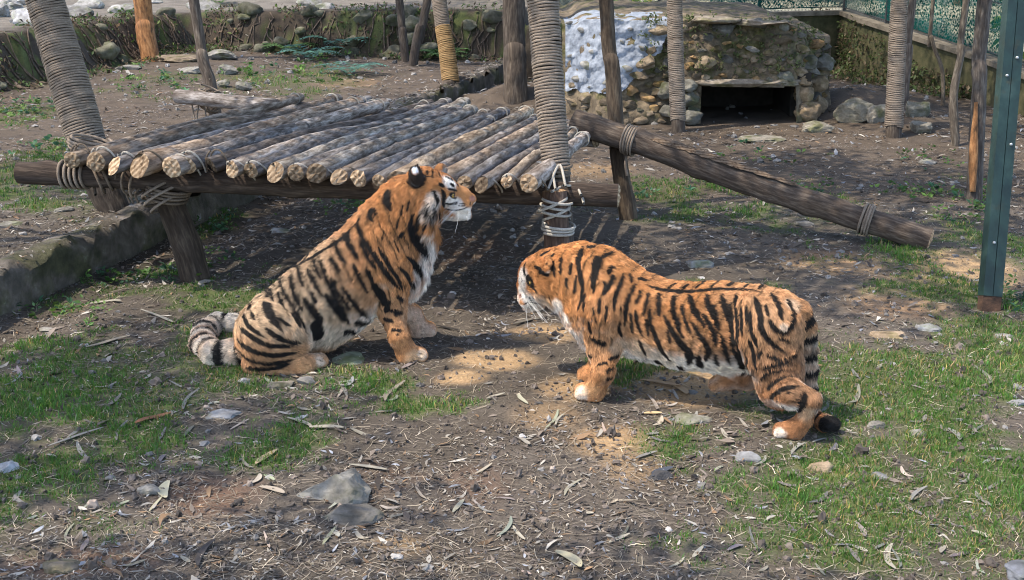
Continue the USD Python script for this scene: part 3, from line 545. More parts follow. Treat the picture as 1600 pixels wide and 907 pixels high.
# ------------------------------------------------------------------ log platform
def bar_log(parent, name, pts, radii, mat, seed, tint=(1, 1, 1), ends=(True, True), label=None, amp=.10, knots=4, endtint=(1, 1, 1), skew=0.0):
    """A log with its cut ends as sub-parts."""
    L = np.linalg.norm(np.array(pts[-1]) - pts[0])
    v, f, rest = tube(pts, radii, 14, max(6, int(L / .05)), amp, 7, seed, False, knots)
    if skew:
        rg = np.random.default_rng(seed + 77); d = unit(np.array(pts[1]) - pts[0]); q = v[:14] - v[:14].mean(0); n = unit(rg.normal(size=3)); v = v.copy()
        v[:14] += d * ((q @ n) * rg.uniform(-skew, skew) + rg.normal(0, .006, 14))[:, None]
    log = mesh(name, (v, f), mat, parent, prim={"rest": rest, "tint": np.tile(tint, (len(v), 1))}, label=label)
    seg = 14; rng = np.random.default_rng(seed + 5)
    for k, on in enumerate(ends):
        ring = v[:seg] if k == 0 else v[-seg:]; c = ring.mean(0); ax = unit(np.array(pts[0]) - pts[1]) if k == 0 else unit(np.array(pts[-1]) - pts[-2])
        V, R = [ring], [np.stack([np.cos(np.arange(seg) * 2 * np.pi / seg), np.sin(np.arange(seg) * 2 * np.pi / seg), 0 * np.arange(seg)], -1)]
        for q, fr in enumerate((.72, .38)):
            V.append(c + (ring - c) * fr + ax * (.004 + .012 * rng.random((seg, 1))) + rng.normal(0, .003, (seg, 3))); R.append(R[0] * fr)
        V.append((c + ax * .010)[None]); R.append(np.zeros((1, 3)))
        V = np.vstack(V); R = np.vstack(R) * np.mean(radii) + rng.uniform(0, 9); f2 = []
        for q in range(2):
            for j in range(seg): a, b = q * seg + j, q * seg + (j + 1) % seg; f2 += [[a, b, b + seg], [a, b + seg, a + seg]]
        f2 += [[2 * seg + j, 2 * seg + (j + 1) % seg, 3 * seg] for j in range(seg)]
        f2 = np.array(f2); nrm = np.cross(V[f2[0, 1]] - V[f2[0, 0]], V[f2[0, 2]] - V[f2[0, 0]])
        if nrm @ ax < 0: f2 = f2[:, ::-1]
        mesh("cut_end", (V, f2), "end_wood", log if on else log, prim={"rest": R, "tint": np.tile(np.array(endtint) * rng.uniform(.75, 1.2), (len(V), 1))}, smooth=False)
    return log
FB0, FB1 = at(30, 270, 10.95), at(966, 306, 10.32)          # front beam, a thick round log
RB0, RB1 = at(278, 151, 17.1), at(932, 218, 13.55)
def platform():
    t = thing("log_platform", "big raised platform of round poles lashed with rope to two long beams", "platform", ((FB0 + FB1)[0] / 2, 11.5, 0))
    bar_log(t, "beam", [FB0, (FB0 + FB1) / 2 - [0, 0, .01], FB1], [.095, .105, .095], "bark_dark", 31, tint=(.80, .72, .68), amp=.06, endtint=(1.1, 1.05, .95))
    bar_log(t, "beam", [RB0, (RB0 + RB1) / 2, RB1], [.095, .09, .09], "bark_pole", 32, tint=(.75, .74, .76), amp=.06)
    # legs
    b = GL(312, 436); bar_log(t, "leg", [at(258, 296, 10.95), b * .5 + at(258, 296, 10.95) * .5, b - [0, 0, .15]], [.115, .12, .135], "bark_dark", 33, tint=(.85, .78, .70), amp=.08)
    b = GL(876, 482); bar_log(t, "stub_post", [at(867, 299, 10.28), b - [0, 0, .2]], [.098, .118], "bark_dark", 34, tint=(1.7, 1.35, 1.2), amp=.05, label="short brown post with cut top at the front right corner", endtint=(.9, .75, .6))
    p = RB1 + (RB0 - RB1) * .18; bar_log(t, "leg", [p - [0, 0, .05], np.array([p[0], p[1], -.15])], [.09, .1], "bark_dark", 35)
    p = FB0 + (FB1 - FB0) * .62 + [0, .35, 0]; bar_log(t, "leg", [p - [0, 0, .06], np.array([p[0] + .05, p[1], -.15])], [.10, .11], "bark_dark", 36)
    # the poles: front end px, back end px, radius px at the front, tone
    poles = [((112, 251), (470, 152), 14, (.85, .80, .76), .8), ((150, 253), (528, 155), 16, (.80, .76, .74), 1.1), ((178, 259), (575, 156), 13, (.72, .72, .74), 1.3), ((218, 259), (560, 161), 17, (1.0, .9, .82), .9), ((268, 262), (600, 163), 16, (1.05, .95, .85), 1.25), ((290, 258), (590, 164), 14, (.8, .78, .78), 1.3),
             ((330, 258), (672, 163), 15, (.42, .42, .46), .3), ((362, 265), (665, 172), 14, (1.0, .92, .84), 1.1), ((392, 266), (700, 160), 15, (.82, .80, .80), .8), ((430, 269), (728, 160), 15, (1.05, 1.0, .9), .9), ((462, 270), (715, 172), 13, (.9, .86, .84), .6), ((494, 271), (740, 172), 16, (.95, .92, .85), .55),
             ((530, 277), (762, 176), 13, (.8, .78, .78), .9), ((560, 279), (790, 175), 14, (.78, .77, .78), 1.2), ((592, 283), (772, 186), 12, (.85, .85, .86), 1.15), ((622, 284), (826, 174), 16, (1.1, 1.02, .9), .7), ((650, 286), (842, 184), 13, (.95, .88, .82), .9), ((690, 284), (860, 190), 15, (1.05, .96, .88), .8),
             ((726, 286), (865, 200), 14, (.85, .85, .86), .9), ((752, 289), (885, 205), 12, (.66, .66, .70), .3), ((792, 284), (900, 202), 11, (.95, .9, .84), 1.25), ((826, 287), (914, 214), 14, (1.0, .92, .85), 1.1)]
    axis = unit(FB1 - FB0); rng = np.random.default_rng(8)
    def on_beam(px, py, top):
        """the point where the sight line meets the platform's top surface"""
        n = unit(np.cross(FB1 - FB0, RB0 - FB0)); o = FB0 + n * top * np.sign(n[2])
        return onplane(px, py, o, n)
    lash = []
    for k, (a, b, r, tint, pale) in enumerate(poles):
        A0 = on_beam(*a, .155); B0 = on_beam(*b, .135); r0 = r * depth_of(A0) / FPX * rng.uniform(.84, 1.10); d = unit(B0 - A0)
        sag = np.array([rng.normal(0, .030), 0, rng.normal(.006, .014)])
        pts = [A0, A0 + (B0 - A0) * .35 + sag, A0 + (B0 - A0) * .7 - sag, B0]
        pole = bar_log(t, "pole", pts, [r0, r0 * rng.uniform(.92, 1.02), r0 * rng.uniform(.85, .98), r0 * rng.uniform(.72, .9)], "bark_pole", 100 + k, tint=tuple(np.array(tint) * rng.uniform(.65, 1.15) * (np.array([1.06, .99, .90]) if rng.random() < .4 else np.array([.95, .98, 1.04]))), amp=.16, knots=9, endtint=np.array([1.0, .94, .87]) * pale * .85, skew=1.6)
        # one lashing of rope round the pole and the front beam, and one at the back
        u = ((FB0 - A0) @ d); c = A0 + d * max(.12, np.clip(u, .10, .30)) 
        bc = FB0 + axis * ((c - FB0) @ axis); mid = (c + bc) / 2; up = unit(c - bc)
        hgt = np.linalg.norm(c - bc) / 2 + r0 * .55 + .05; th = np.linspace(0, 2 * np.pi * 1.5, 46) + rng.uniform(0, .6)
        side = unit(np.cross(up, d)); wob = rng.normal(0, .006, (46, 1)).cumsum(0) * .3
        q = mid + np.cos(th)[:, None] * up * (hgt + .03) + np.sin(th)[:, None] * side * (r0 + .025) + (d * .05) * np.linspace(-1, 1, 46)[:, None] + wob * d
        q = q + d * .06 * np.clip(-np.cos(th), 0, 1)[:, None] * 0
        v, f, rest = ring_tube(q, .0085, 6); mesh("rope_lashing", (v, f), "rope_pale" if k % 3 else "rope_brown", t, prim={"rest": rest})
        v, f, rest = loop_rope(B0 - d * .22, d, r0 * .88, 1.2, .008, 300 + k); mesh("rope_lashing", (v, f), "rope_pale", t, prim={"rest": rest})
    # heavier bindings
    def bind(c, ax, r, turns, rope, seed, mat, spread=None, slack=.06, squash=(1, 1)):
        v, f, rest = loop_rope(c, ax, r, turns, rope, seed, spread, slack, squash); mesh("rope_binding", (v, f), mat, t, prim={"rest": rest})
    bind(FB0 + axis * .50, axis, .10, 5, .013, 41, "rope_grey", .24); bind(FB0 + axis * .80, unit(axis + [0, .5, .25]), .115, 4, .012, 42, "rope_brown", .30, .15)
    bind(FB0 + axis * 1.0, unit(axis + [0, -.4, -.3]), .125, 3, .011, 43, "rope_brown", .3, .2)
    lp = at(262, 300, 10.9); bind(lp, unit(np.array([.25, 0, 1])), .145, 4, .013, 44, "rope_brown", .13, .12, (1.35, 1.2)); bind(lp - [0.0, 0, .02], unit(np.array([-.5, .2, 1])), .15, 3, .012, 45, "rope_grey", .2, .15, (1.4, 1.15))
    bind(GL(310, 428) + [0, 0, .03], [0, 0, 1], .135, 1.0, .007, 46, "rope_grey", .04, .05)
    sp = at(868, 325, 10.3); bind(sp, unit(np.array([.22, 0, 1])), .112, 3, .012, 47, "rope_pale", .14, .1); bind(sp - [0, 0, .02], unit(np.array([-.3, .1, 1])), .115, 2, .012, 48, "rope_pale", .16, .1)
    bind(at(872, 356, 10.3), unit(np.array([.06, 0, 1])), .118, 3, .012, 49, "rope_pale", .07, .07)
    for k, (a, b, c) in enumerate((((848, 292), (860, 262), (868, 296)), ((856, 296), (874, 258), (884, 292)), ((880, 290), (905, 294), (912, 318)), ((862, 300), (895, 285), (908, 305)))):    # loops from the stub to the tall post
        q = smooth_path([at(*a, 10.17), at(*b, 10.45), at(*c, 10.17)], 16); v, f, rest = ring_tube(q, .011, 6); mesh("rope_binding", (v, f), "rope_pale", t, prim={"rest": rest})
    bind(at(866, 270, 10.70), unit(np.array([.1, 0, 1])), .115, 4, .014, 50, "rope_brown", .14, .12)
    bind(at(140, 226, 11.5), unit(np.array([.3, 0, 1])), .165, 4, .014, 51, "rope_grey", .12, .12)
    bind(at(330, 158, 17.2), unit(RB1 - RB0), .12, 4, .014, 52, "rope_brown", .25, .25); bind(at(328, 132, 17.35), [0, 0, 1], .11, 4, .014, 53, "rope_grey", .16, .15); bind(at(326, 150, 17.2), unit(np.array([.4, 0, 1])), .13, 3, .013, 54, "rope_grey", .2, .25)
    for k, (x, dx) in enumerate(((298, 8), (318, 6), (312, -6))):                      # loose ends hanging from the rear beam
        q = smooth_path([at(x, 152, 17.0), at(x + dx * .5, 175, 17.0), at(x + dx, 200, 17.0)], 10); v, f, rest = ring_tube(q, .010, 5); mesh("rope_end", (v, f), "rope_grey", t, prim={"rest": rest})
    for k, x in enumerate((200, 205, 213)):
        q = smooth_path([at(x + 8, 292, 10.8), at(x - 2, 303, 10.78), at(x + 3, 318, 10.78)], 10); v, f, rest = ring_tube(q, .010, 5); mesh("rope_end", (v, f), "rope_brown", t, prim={"rest": rest})
platform()

# ------------------------------------------------------------------ ramp log leaning from the platform to the ground
def ramp():
    a, b = at(897, 190, 13.45), GL(1452, 386) + [0, 0, .06]
    t = thing("ramp_log", "long dark log with peeling bark sloping from the platform down to the ground", "log", b)
    m = a * .5 + b * .5 + [0, 0, -.02]
    bar_log(t, "log", [a, a * .75 + b * .25 + [0, 0, .01], m, b], [.135, .13, .128, .12], "bark_dark", 61, tint=(1.45, 1.38, 1.32), amp=.12, knots=12, endtint=(1.15, 1, .85))
    d = unit(b - a)
    for k, (x, y, n) in enumerate(((986, 217, 4), (1352, 350, 3))):
        c = onplane(x, y, a, unit(np.cross(d, [0, 0, 1.0]))); c = a + d * ((c - a) @ d)
        v, f, rest = loop_rope(c, d, .136, n + 1, .0125, 65 + k, None, .05); mesh("rope_binding", (v, f), "rope_grey", t, prim={"rest": rest})
    c = at(981, 235, 13.3); q = smooth_path([c, at(977, 255, 13.28), at(980, 275, 13.28)], 8); v, f, rest = ring_tube(q, .016, 6); mesh("rope_end", (v, f), "rope_grey", t, prim={"rest": rest})
    rng = np.random.default_rng(4)
    for k, (s, w, l) in enumerate(((.13, .03, .14), (.27, .05, .75), (.42, .045, .85), (.52, .035, .5), (.60, .03, .30))):      # bare wood where bark has peeled
        c0 = a + (b - a) * s; u = unit(np.cross(d, unit(np.cross([0, 0, 1.0], d)))); u = u if u[2] > 0 else -u; u = unit(u + [0, -.55, 0])
        n = 14; tt = np.linspace(-.5, .5, n); sd = unit(np.cross(u, d)); 
        V = []
        for q in tt:
            ww = w * math.sqrt(max(0, 1 - (2 * q) ** 2)) + .002; jit = rng.normal(0, .006)
            for e in (-1, -.5, 0, .5, 1): V.append(c0 + d * q * l + sd * (e * ww + jit) + u * (.1345 - .02 * (e * ww / .06) ** 2 * .5 + .004))
        f = [[i * 5 + j, i * 5 + j + 1, (i + 1) * 5 + j + 1, (i + 1) * 5 + j] for i in range(n - 1) for j in range(4)]
        V = np.array(V); mesh("bare_wood", (V, np.array(f)), "end_wood", t, prim={"rest": V, "tint": np.tile([.40, .37, .36], (len(V), 1))})
    for k in range(5):
        e = a - d * .02 + rng.normal(0, .05, 3) * [.3, 1, 1]; v, f, rest = tube([e, e - d * .0 + unit(np.array([-1, -.4, rng.normal(.2, .3)])) * .10], [.03, .022], 7, 4, .2, 9, k); mesh("stub_branch", (v, f), "bark_pole", t, prim={"rest": rest, "tint": np.tile([1.1, 1, .9], (len(v), 1))})
ramp()
# ------------------------------------------------------------------ leaves and crowns
def leaves(c, d, size, width, rng, col, bend=.25, up=None):
    """Many four-sided pointed leaves at c along d. Returns vertices, quads and tints."""
    n = len(c); d = unit(d); r = unit(np.cross(d, rng.normal(size=(n, 3)) * .6 + [0, 0, 1.0] if up is None else up)); nn = np.cross(r, d)
    L, Wd = size[:, None], width[:, None]
    v = np.stack([c, c + d * L * .45 + r * Wd * .5 + nn * L * bend * .15, c + d * L + nn * L * -bend * .3, c + d * L * .45 - r * Wd * .5 + nn * L * bend * .15], 1)
    return v.reshape(-1, 3), np.arange(n * 4).reshape(n, 4), np.repeat(col, 4, 0)
def foliage(centers, radii, per, size, rng, base, drop=.3):
    """Leaf clumps: centers (n,3), radii (n), leaves per clump."""
    P, Dr, C = [], [], []
    for c, r in zip(centers, radii):
        q = rng.normal(size=(per, 3)); q = unit(q) * (rng.random((per, 1)) ** .45) * r
        P.append(c + q); Dr.append(unit(q) + rng.normal(0, .7, (per, 3)) - [0, 0, drop]); C.append(np.array(base) * np.exp(rng.normal(0, .28, (per, 1))) * rng.uniform(.65, 1.35) * np.array([rng.uniform(.8, 1.25), 1, rng.uniform(.7, 1.2)]))
    P, Dr, C = np.vstack(P), np.vstack(Dr), np.vstack(C); s = size * rng.uniform(.6, 1.3, len(P))
    return leaves(P, Dr, s, s * .42, rng, C)
def crown(t, pts, seed, dp):
    rng = np.random.default_rng(seed + 500); top = np.array(pts[0]); below = np.array(pts[1]); d = unit(top - below)
    start = top - d * min(2.0, .4 * np.linalg.norm(top - below)); cs = []
    for k in range(11):
        a = rng.uniform(0, 6.3); e = start + (top - start) * rng.uniform(0, 1) ; g = e + np.array([math.cos(a), math.sin(a), rng.uniform(.3, 1.1)]) * rng.uniform(1.1, 2.7)
        v, f, rest = tube([e, (e + g) / 2 + [0, 0, .1], g], [.035, .012], 6, 8, .1, 8, seed + k); mesh("branch", (v, f), "bark_dark", t, prim={"rest": rest, "tint": np.ones((len(v), 3))}); cs += [g, (g + e) / 2 + rng.normal(0, .3, 3)]
    cs = np.array(cs + [top, top + [0, 0, .6]]); v, f, c = foliage(cs, rng.uniform(.6, 1.05, len(cs)), 130, .20, rng, (.065, .11, .025))
    mesh("crown", (v, f), "leaf", t, smooth=False, prim={"tint": c})
for args in CROWNS: crown(*args)
def shade_tree(x, y, h, seed, label, spread=1.6, n=18, per=130, lean=0.0):
    rng = np.random.default_rng(seed); b = np.array([x, y, float(land(x, y))]); t = thing("tree", label, "tree", b); m = b + [rng.normal(0, .2), rng.normal(0, .2), h * .5]; top = b + [rng.normal(0, .3) + lean, rng.normal(0, .3), h]
    v, f, rest = tube([b - [0, 0, .2], m, top], [.14, .10, .04], 12, 30, .1, 6, seed, True, 5); mesh("trunk", (v, f), "bark_dark", t, prim={"rest": rest, "tint": np.ones((len(v), 3))})
    cs = []
    for k in range(7):
        e = m + (top - m) * rng.uniform(.2, 1); a = rng.uniform(0, 6.3); g = e + np.array([math.cos(a), math.sin(a), rng.uniform(.1, .6)]) * rng.uniform(.6, 1) * spread
        v, f, rest = tube([e, (e + g) / 2 + [0, 0, .15], g], [.05, .015], 6, 8, .1, 6, seed + k); mesh("branch", (v, f), "bark_dark", t, prim={"rest": rest, "tint": np.ones((len(v), 3))}); cs.append(g)
    cs = np.vstack([cs, top + rng.normal(0, spread * .45, (n, 3)) * [1, 1, .5]]); v, f, c = foliage(cs, rng.uniform(.35, .7, len(cs)), per, .15, rng, (.06, .11, .025))
    mesh("crown", (v, f), "leaf", t, smooth=False, prim={"tint": c})
for k, (x, y, h, sp) in enumerate(((-5.4, 4.6, 6.2, 2.2), (-6.7, 10.6, 6.3, 2.1), (-3.0, 3.0, 6.4, 2.1), (-6.2, 7.0, 6.8, 1.3), (-2.2, -.9, 6.8, 2.2), (-7.5, 13.5, 6.5, 2.0))):
    shade_tree(x, y, h, 900 + k, "unseen leafy tree added to shade the enclosure, %s outside the picture" % ("first", "second", "third", "fourth", "fifth", "sixth")[k], sp, lean=(1.9 if k == 1 else 0))  # unseen trees added for their shade; the second leans towards the platform

# ------------------------------------------------------------------ sunlit trees and bamboo beyond the fence
def far_tree(x, y, h, seed, label, base, spread, n, per=90, size=.24, low=.1):
    rng = np.random.default_rng(seed); b = np.array([x, y, float(land(x, y))]); t = thing("background_tree", label, "tree", b, group=None)
    v, f, rest = tube([b - [0, 0, .2], b + [rng.normal(0, .3), 0, h * .5], b + [rng.normal(0, .4), 0, h]], [.16, .1, .03], 8, 14, .1, 5, seed); mesh("trunk", (v, f), "bark_dark", t, prim={"rest": rest, "tint": np.tile([1.5, 1.4, 1.2], (len(v), 1))})
    cs = b + np.stack([rng.normal(0, spread, n), rng.normal(0, spread * .6, n), rng.uniform(low, 1, n) * h], -1)
    v, f, c = foliage(cs, rng.uniform(.45, 1.0, n), per, size, rng, base, .5); mesh("crown", (v, f), "leaf", t, smooth=False, prim={"tint": c})
FAR = [(1.6, 31, "pale green bush behind the chain link fence, left of the shade net"), (4.2, 33, "yellow green bush behind the chain link fence above the den"), (6.6, 36, "dark green tree behind the shade net"), (8.6, 33, "yellow green tree behind the net, right of the rope post"), (10.6, 31, "bright yellow leafy tree in the gap between thin stems"),
       (10.2, 26, "dense green tree behind the fence beside the peeling tree"), (11.4, 22, "green leafy bush behind the green post"), (13.5, 27, "tall pale green tree at the far right"), (-.6, 30.5, "small bush at the left end of the wire fence"), (15, 34, "far yellowish tree beyond the right fence"), (3, 42, "far olive tree beyond the wire fence")]
for k, (x, y, lab) in enumerate(FAR):
    far_tree(x, y, (4.5, 4.0, 5.5, 5.5, 5.5, 5.0, 4.0, 6, 2.2, 6, 6)[k], 700 + k, lab, ((.16, .21, .05), (.30, .32, .08), (.05, .09, .025), (.26, .30, .06), (.42, .38, .10), (.09, .15, .035), (.11, .17, .04), (.22, .27, .07), (.07, .12, .03), (.36, .34, .10), (.16, .2, .06))[k], (1.0, 1.1, 1.6, 1.1, 1.1, 1.2, 1.0, 1.5, .6, 1.6, 2)[k], (12, 12, 30, 22, 22, 30, 22, 26, 8, 26, 26)[k])

# ------------------------------------------------------------------ grass, leaf litter, weeds
def scatter(n, rng, rows=(4.6, 30.0), half=.50):
    y = rows[0] * (rows[1] / rows[0]) ** rng.random(n); x = rng.uniform(-half, half, n) * (y + 2.2)
    return x, y
def grass():
    rng = np.random.default_rng(21); x, y = scatter(150000, rng, (4.7, 26)); g = grassiness(x, y); keep = rng.random(len(x)) < np.clip(g, 0, 1) * np.clip(11 / y, .35, 1)
    bd = polyline(x, y, BANK)[0]; keep &= bd < -.3; x, y, g = x[keep], y[keep], g[keep]
    per = 4; n = len(x) * per; x, y, g = np.repeat(x, per) + rng.normal(0, .02, n), np.repeat(y, per) + rng.normal(0, .02, n), np.repeat(g, per)
    z = land(x, y); c = np.stack([x, y, z - .005], -1); big = noise(np.stack([x * 1.7, y * 1.7, 0 * x], -1), 8)
    h = rng.uniform(.011, .033, n) * (.55 + .75 * g) * (.6 + .9 * big) * (1 + .03 * y); w = rng.uniform(.004, .0075, n) * (1 + .06 * np.clip(y - 6, 0, 12))
    a = rng.uniform(0, 6.28, n); s = np.stack([np.cos(a), np.sin(a), 0 * a], -1); lean = rng.normal(0, .45, (n, 3)) * [1, 1, 0] + [0, 0, 1.0]
    tip = c + lean * h[:, None]; mid = c + lean * h[:, None] * [.35, .35, .6]
    v = np.stack([c - s * w[:, None] / 2, c + s * w[:, None] / 2, mid + s * w[:, None] * .4, tip, mid - s * w[:, None] * .4], 1)
    f = np.array([[0, 1, 2], [0, 2, 4], [4, 2, 3]])[None] + 5 * np.arange(n)[:, None, None]
    dry = rng.random(n) < (.07 + .18 * (noise(np.stack([x * .9, y * .9, 0 * x], -1), 17) > .55)); col = np.where(dry[:, None], [.28, .24, .11], [.066, .145, .028]) * np.exp(rng.normal(0, .25, (n, 1))) * (.8 + .5 * big[:, None]) * np.stack([rng.uniform(.75, 1.35, n), np.ones(n), rng.uniform(.6, 1.3, n)], -1)
    mesh("grass", (v.reshape(-1, 3), f.reshape(-1, 3)), "grass_blade", smooth=False, prim={"tint": np.repeat(col, 5, 0)}, label="short patchy green grass growing in the bare soil of the yard", category="grass", kind="stuff")
grass()
def flake_shape(n, rng, L, W, curl):
    """Curled dry leaves and wood chips as short strips, about the origin: (n, 8, 3)."""
    u = np.array([-.5, -.18, .18, .5]); prof = np.array([.15, 1, .95, .12])
    x = u[None] * L[:, None]; hw = prof[None] * W[:, None] / 2 * rng.uniform(.75, 1.25, (n, 4)); zc = curl[:, None] * (u[None] ** 2 * 4) * L[:, None] * .18; bow = rng.normal(0, .10, (n, 1)) * (u[None] ** 2 * 4) * L[:, None]
    return np.stack([np.stack([x, bow - hw, zc + hw * .35], -1), np.stack([x, bow + hw, zc + hw * .35 * rng.uniform(-1, 1, (n, 1))], -1)], 2).reshape(n, 8, 3)
FLK = np.array([[0, 2, 3, 1], [2, 4, 5, 3], [4, 6, 7, 5]])
def litter():
    rng = np.random.default_rng(33); x, y = scatter(170000, rng, (4.6, 29), .52); p = np.stack([x, y, 0 * x], -1)
    g = grassiness(x, y); dens = .18 + 1.1 * sstep(fbm(p * 1.4, 4, 55), .40, .64); dens = dens * (1 - .72 * g) * (1 - .6 * patches(x, y, SAND_SUN)) * (1 - .55 * patches(x, y, [(760, 560, 110, 40, 1), (350, 775, 60, 26, 1), (850, 420, 90, 40, .8)]))
    bd = polyline(x, y, BANK)[0]; keep = (rng.random(len(x)) < dens) & (bd < .2); keep &= ~((x > 2.6) & (x < 4.6) & (y > 19.7)); x, y = x[keep], y[keep]; n = len(x)
    m = 3500; q = rng.uniform(1.5, 22, m); o = rng.uniform(.01, .34, m); x, y = np.r_[x, K0[0] + KD[0] * q + KN[0] * o], np.r_[y, K0[1] + KD[1] * q + KN[1] * o]; n = len(x)
    z = land(x, y); z[-m:] = .343; leafy = rng.random(n) < .45; L = np.where(leafy, rng.gamma(2.3, .012, n) + .008, rng.gamma(1.8, .010, n) + .006) * np.clip(.55 + y * .065, .9, 2.1); W = L * np.where(leafy, rng.uniform(.16, .32, n), rng.uniform(.07, .30, n)); W = np.maximum(W, .004)
    V = flake_shape(n, rng, L, W, rng.uniform(-.6, 1.0, n)); a = rng.uniform(0, 6.28, n) ; tl = rng.normal(0, .16, n); c, s = np.cos(a), np.sin(a)
    X = V[..., 0] * c[:, None] - V[..., 1] * s[:, None]; Y = V[..., 0] * s[:, None] + V[..., 1] * c[:, None]; Z = V[..., 2] + V[..., 0] * np.sin(tl)[:, None]
    P = np.stack([X + x[:, None], Y + y[:, None], Z - Z.min(1, keepdims=True) + z[:, None] + rng.uniform(-.002, .008, (n, 1))], -1)
    k = rng.random((n, 1)); col = np.where(k < .22, [.33, .305, .265], np.where(k < .55, [.165, .135, .11], np.where(k < .84, [.075, .060, .050], np.where(k < .93, [.22, .14, .08], [.24, .25, .275])))) * np.exp(rng.normal(0, .28, (n, 1)))
    f = (FLK[None] + 8 * np.arange(n)[:, None, None]).reshape(-1, 4)
    mesh("leaf_litter", (P.reshape(-1, 3), f), "dry_leaf", smooth=False, prim={"tint": np.repeat(col, 8, 0)}, label="scattered small dry leaves, bark flakes and wood chips covering the soil", category="leaf litter", kind="stuff")
    # dry straw and twigs
    n = 32000; x, y = scatter(n, rng, (4.6, 20), .52); z = land(x, y); L = rng.uniform(.03, .16, n); a = rng.uniform(0, 6.28, n); d = np.stack([np.cos(a), np.sin(a), rng.normal(0, .08, n)], -1); s = np.stack([-np.sin(a), np.cos(a), 0 * a], -1); w = rng.uniform(.0015, .004, n)[:, None]
    c = np.stack([x, y, z + .006], -1); bow = s * (rng.normal(0, .15, n) * L)[:, None]; A0, M0, B0 = c - d * L[:, None] / 2, c + bow + [0, 0, .004], c + d * L[:, None] / 2
    v = np.stack([A0 - s * w / 2, A0 + s * w / 2, M0 - s * w / 2, M0 + s * w / 2, B0 - s * w / 2, B0 + s * w / 2], 1); f = (np.array([[0, 2, 3, 1], [2, 4, 5, 3]])[None] + 6 * np.arange(n)[:, None, None]).reshape(-1, 4)
    col = np.array([.27, .23, .175]) * np.exp(rng.normal(0, .5, (n, 1))); mesh("dry_straw", (v.reshape(-1, 3), f), "dry_leaf", smooth=False, prim={"tint": np.repeat(col, 6, 0)}, label="thin dry straw stalks and twigs strewn over the yard", category="straw", kind="stuff")
    n = 2200; x, y = scatter(n, rng, (4.8, 29), .52); keep = (polyline(x, y, BANK)[0] < .1) & (rng.random(n) < .35 + .65 * (y > 11)); x, y = x[keep], y[keep]; z = land(x, y); n = len(x); base = _ico[1]; r = np.minimum(rng.gamma(1.8, .007, n) + .005, .026) * (1 + .09 * np.clip(y - 9, 0, 20))
    V = base.vertices[None] * (r[:, None, None] * rng.uniform(.5, 1.4, (n, 1, 3)) * [1, 1, .7]) * (1 + .22 * rng.normal(size=(n, len(base.vertices), 1))) + np.stack([x, y, z + r * .15], -1)[:, None]; f = (base.faces[None] + len(base.vertices) * np.arange(n)[:, None, None]).reshape(-1, 3)
    col = np.array([.21, .20, .19]) * np.exp(rng.normal(0, .4, (n, 1))); mesh("loose_pebbles", (V.reshape(-1, 3), f), "dry_leaf", smooth=False, prim={"tint": np.repeat(col, len(base.vertices), 0)}, label="small loose grey pebbles lying about the yard and terrace", category="pebbles", kind="stuff")
    # earth crumbs
    n = 14000; x, y = scatter(n, rng, (4.6, 16), .52); z = land(x, y); r = rng.gamma(1.6, .0035, n) + .003; base = _ico[1]; V = base.vertices[None] * (r[:, None, None] * rng.uniform(.6, 1.3, (n, 1, 3))) * (1 + .25 * rng.normal(size=(n, len(base.vertices), 1))) + np.stack([x, y, z + r * .25], -1)[:, None]
    f = (base.faces[None] + len(base.vertices) * np.arange(n)[:, None, None]).reshape(-1, 3); col = np.array([.12, .098, .082]) * np.exp(rng.normal(0, .4, (n, 1)))
    mesh("soil_crumbs", (V.reshape(-1, 3), f), "dry_leaf", smooth=False, prim={"tint": np.repeat(col, len(base.vertices), 0)}, label="small crumbs of earth and grit on the bare ground", category="grit", kind="stuff")
litter()
def weeds():
    """Low broad-leaved weeds and seedlings along the bank and in the back of the yard."""
    rng = np.random.default_rng(44); C, R, N = [], [], []
    spots = [(40, 170, 60, 18, 40), (95, 240, 70, 14, 30), (250, 130, 70, 16, 40), (420, 120, 80, 14, 40), (520, 90, 70, 18, 50), (30, 100, 60, 20, 20), (480, 60, 140, 14, 30), (1230, 300, 70, 12, 30), (1110, 290, 60, 10, 20), (1020, 300, 60, 10, 16), (1520, 330, 50, 30, 40), (1420, 300, 60, 14, 26), (560, 325, 60, 14, 24), (330, 350, 60, 16, 26), (300, 415, 60, 14, 26), (200, 440, 80, 10, 24), (90, 490, 70, 16, 22), (1200, 250, 100, 14, 14), (960, 150, 40, 10, 12), (1480, 250, 60, 16, 20), (640, 70, 80, 20, 26), (740, 60, 40, 20, 14), (700, 40, 60, 10, 14), (1580, 470, 30, 20, 20)]
    P, Dr, S, K = [], [], [], []
    for px, py, rx, ry, n in spots:
        for _ in range(n):
            q = GL(px + rng.normal(0, rx * .55), py + rng.normal(0, ry * .55)); m = rng.integers(4, 9); a = rng.uniform(0, 6.28, m); s = rng.uniform(.03, .075) * (1 + max(0, q[1] - 10) * .03); h = rng.uniform(.02, .12)
            P.append(np.tile(q, (m, 1)) + np.stack([np.cos(a) * .012, np.sin(a) * .012, rng.uniform(.2, 1, m) * h], -1)); Dr.append(np.stack([np.cos(a), np.sin(a), rng.uniform(-.1, .9, m)], -1)); S.append(np.full(m, s) * rng.uniform(.7, 1.2, m)); K.append(np.tile(np.array([[.06, .13, .03], [.05, .12, .06], [.10, .17, .04]])[rng.integers(3)], (m, 1)) * np.exp(rng.normal(0, .3)))
    P, Dr, S, K = np.vstack(P), np.vstack(Dr), np.concatenate(S), np.vstack(K); v, f, c = leaves(P, Dr, S, S * .55, rng, K)
    mesh("weeds", (v, f), "leaf", smooth=False, prim={"tint": c}, label="low broad leaved weeds and seedlings along the bank and yard edges", category="weeds", kind="stuff")
weeds()
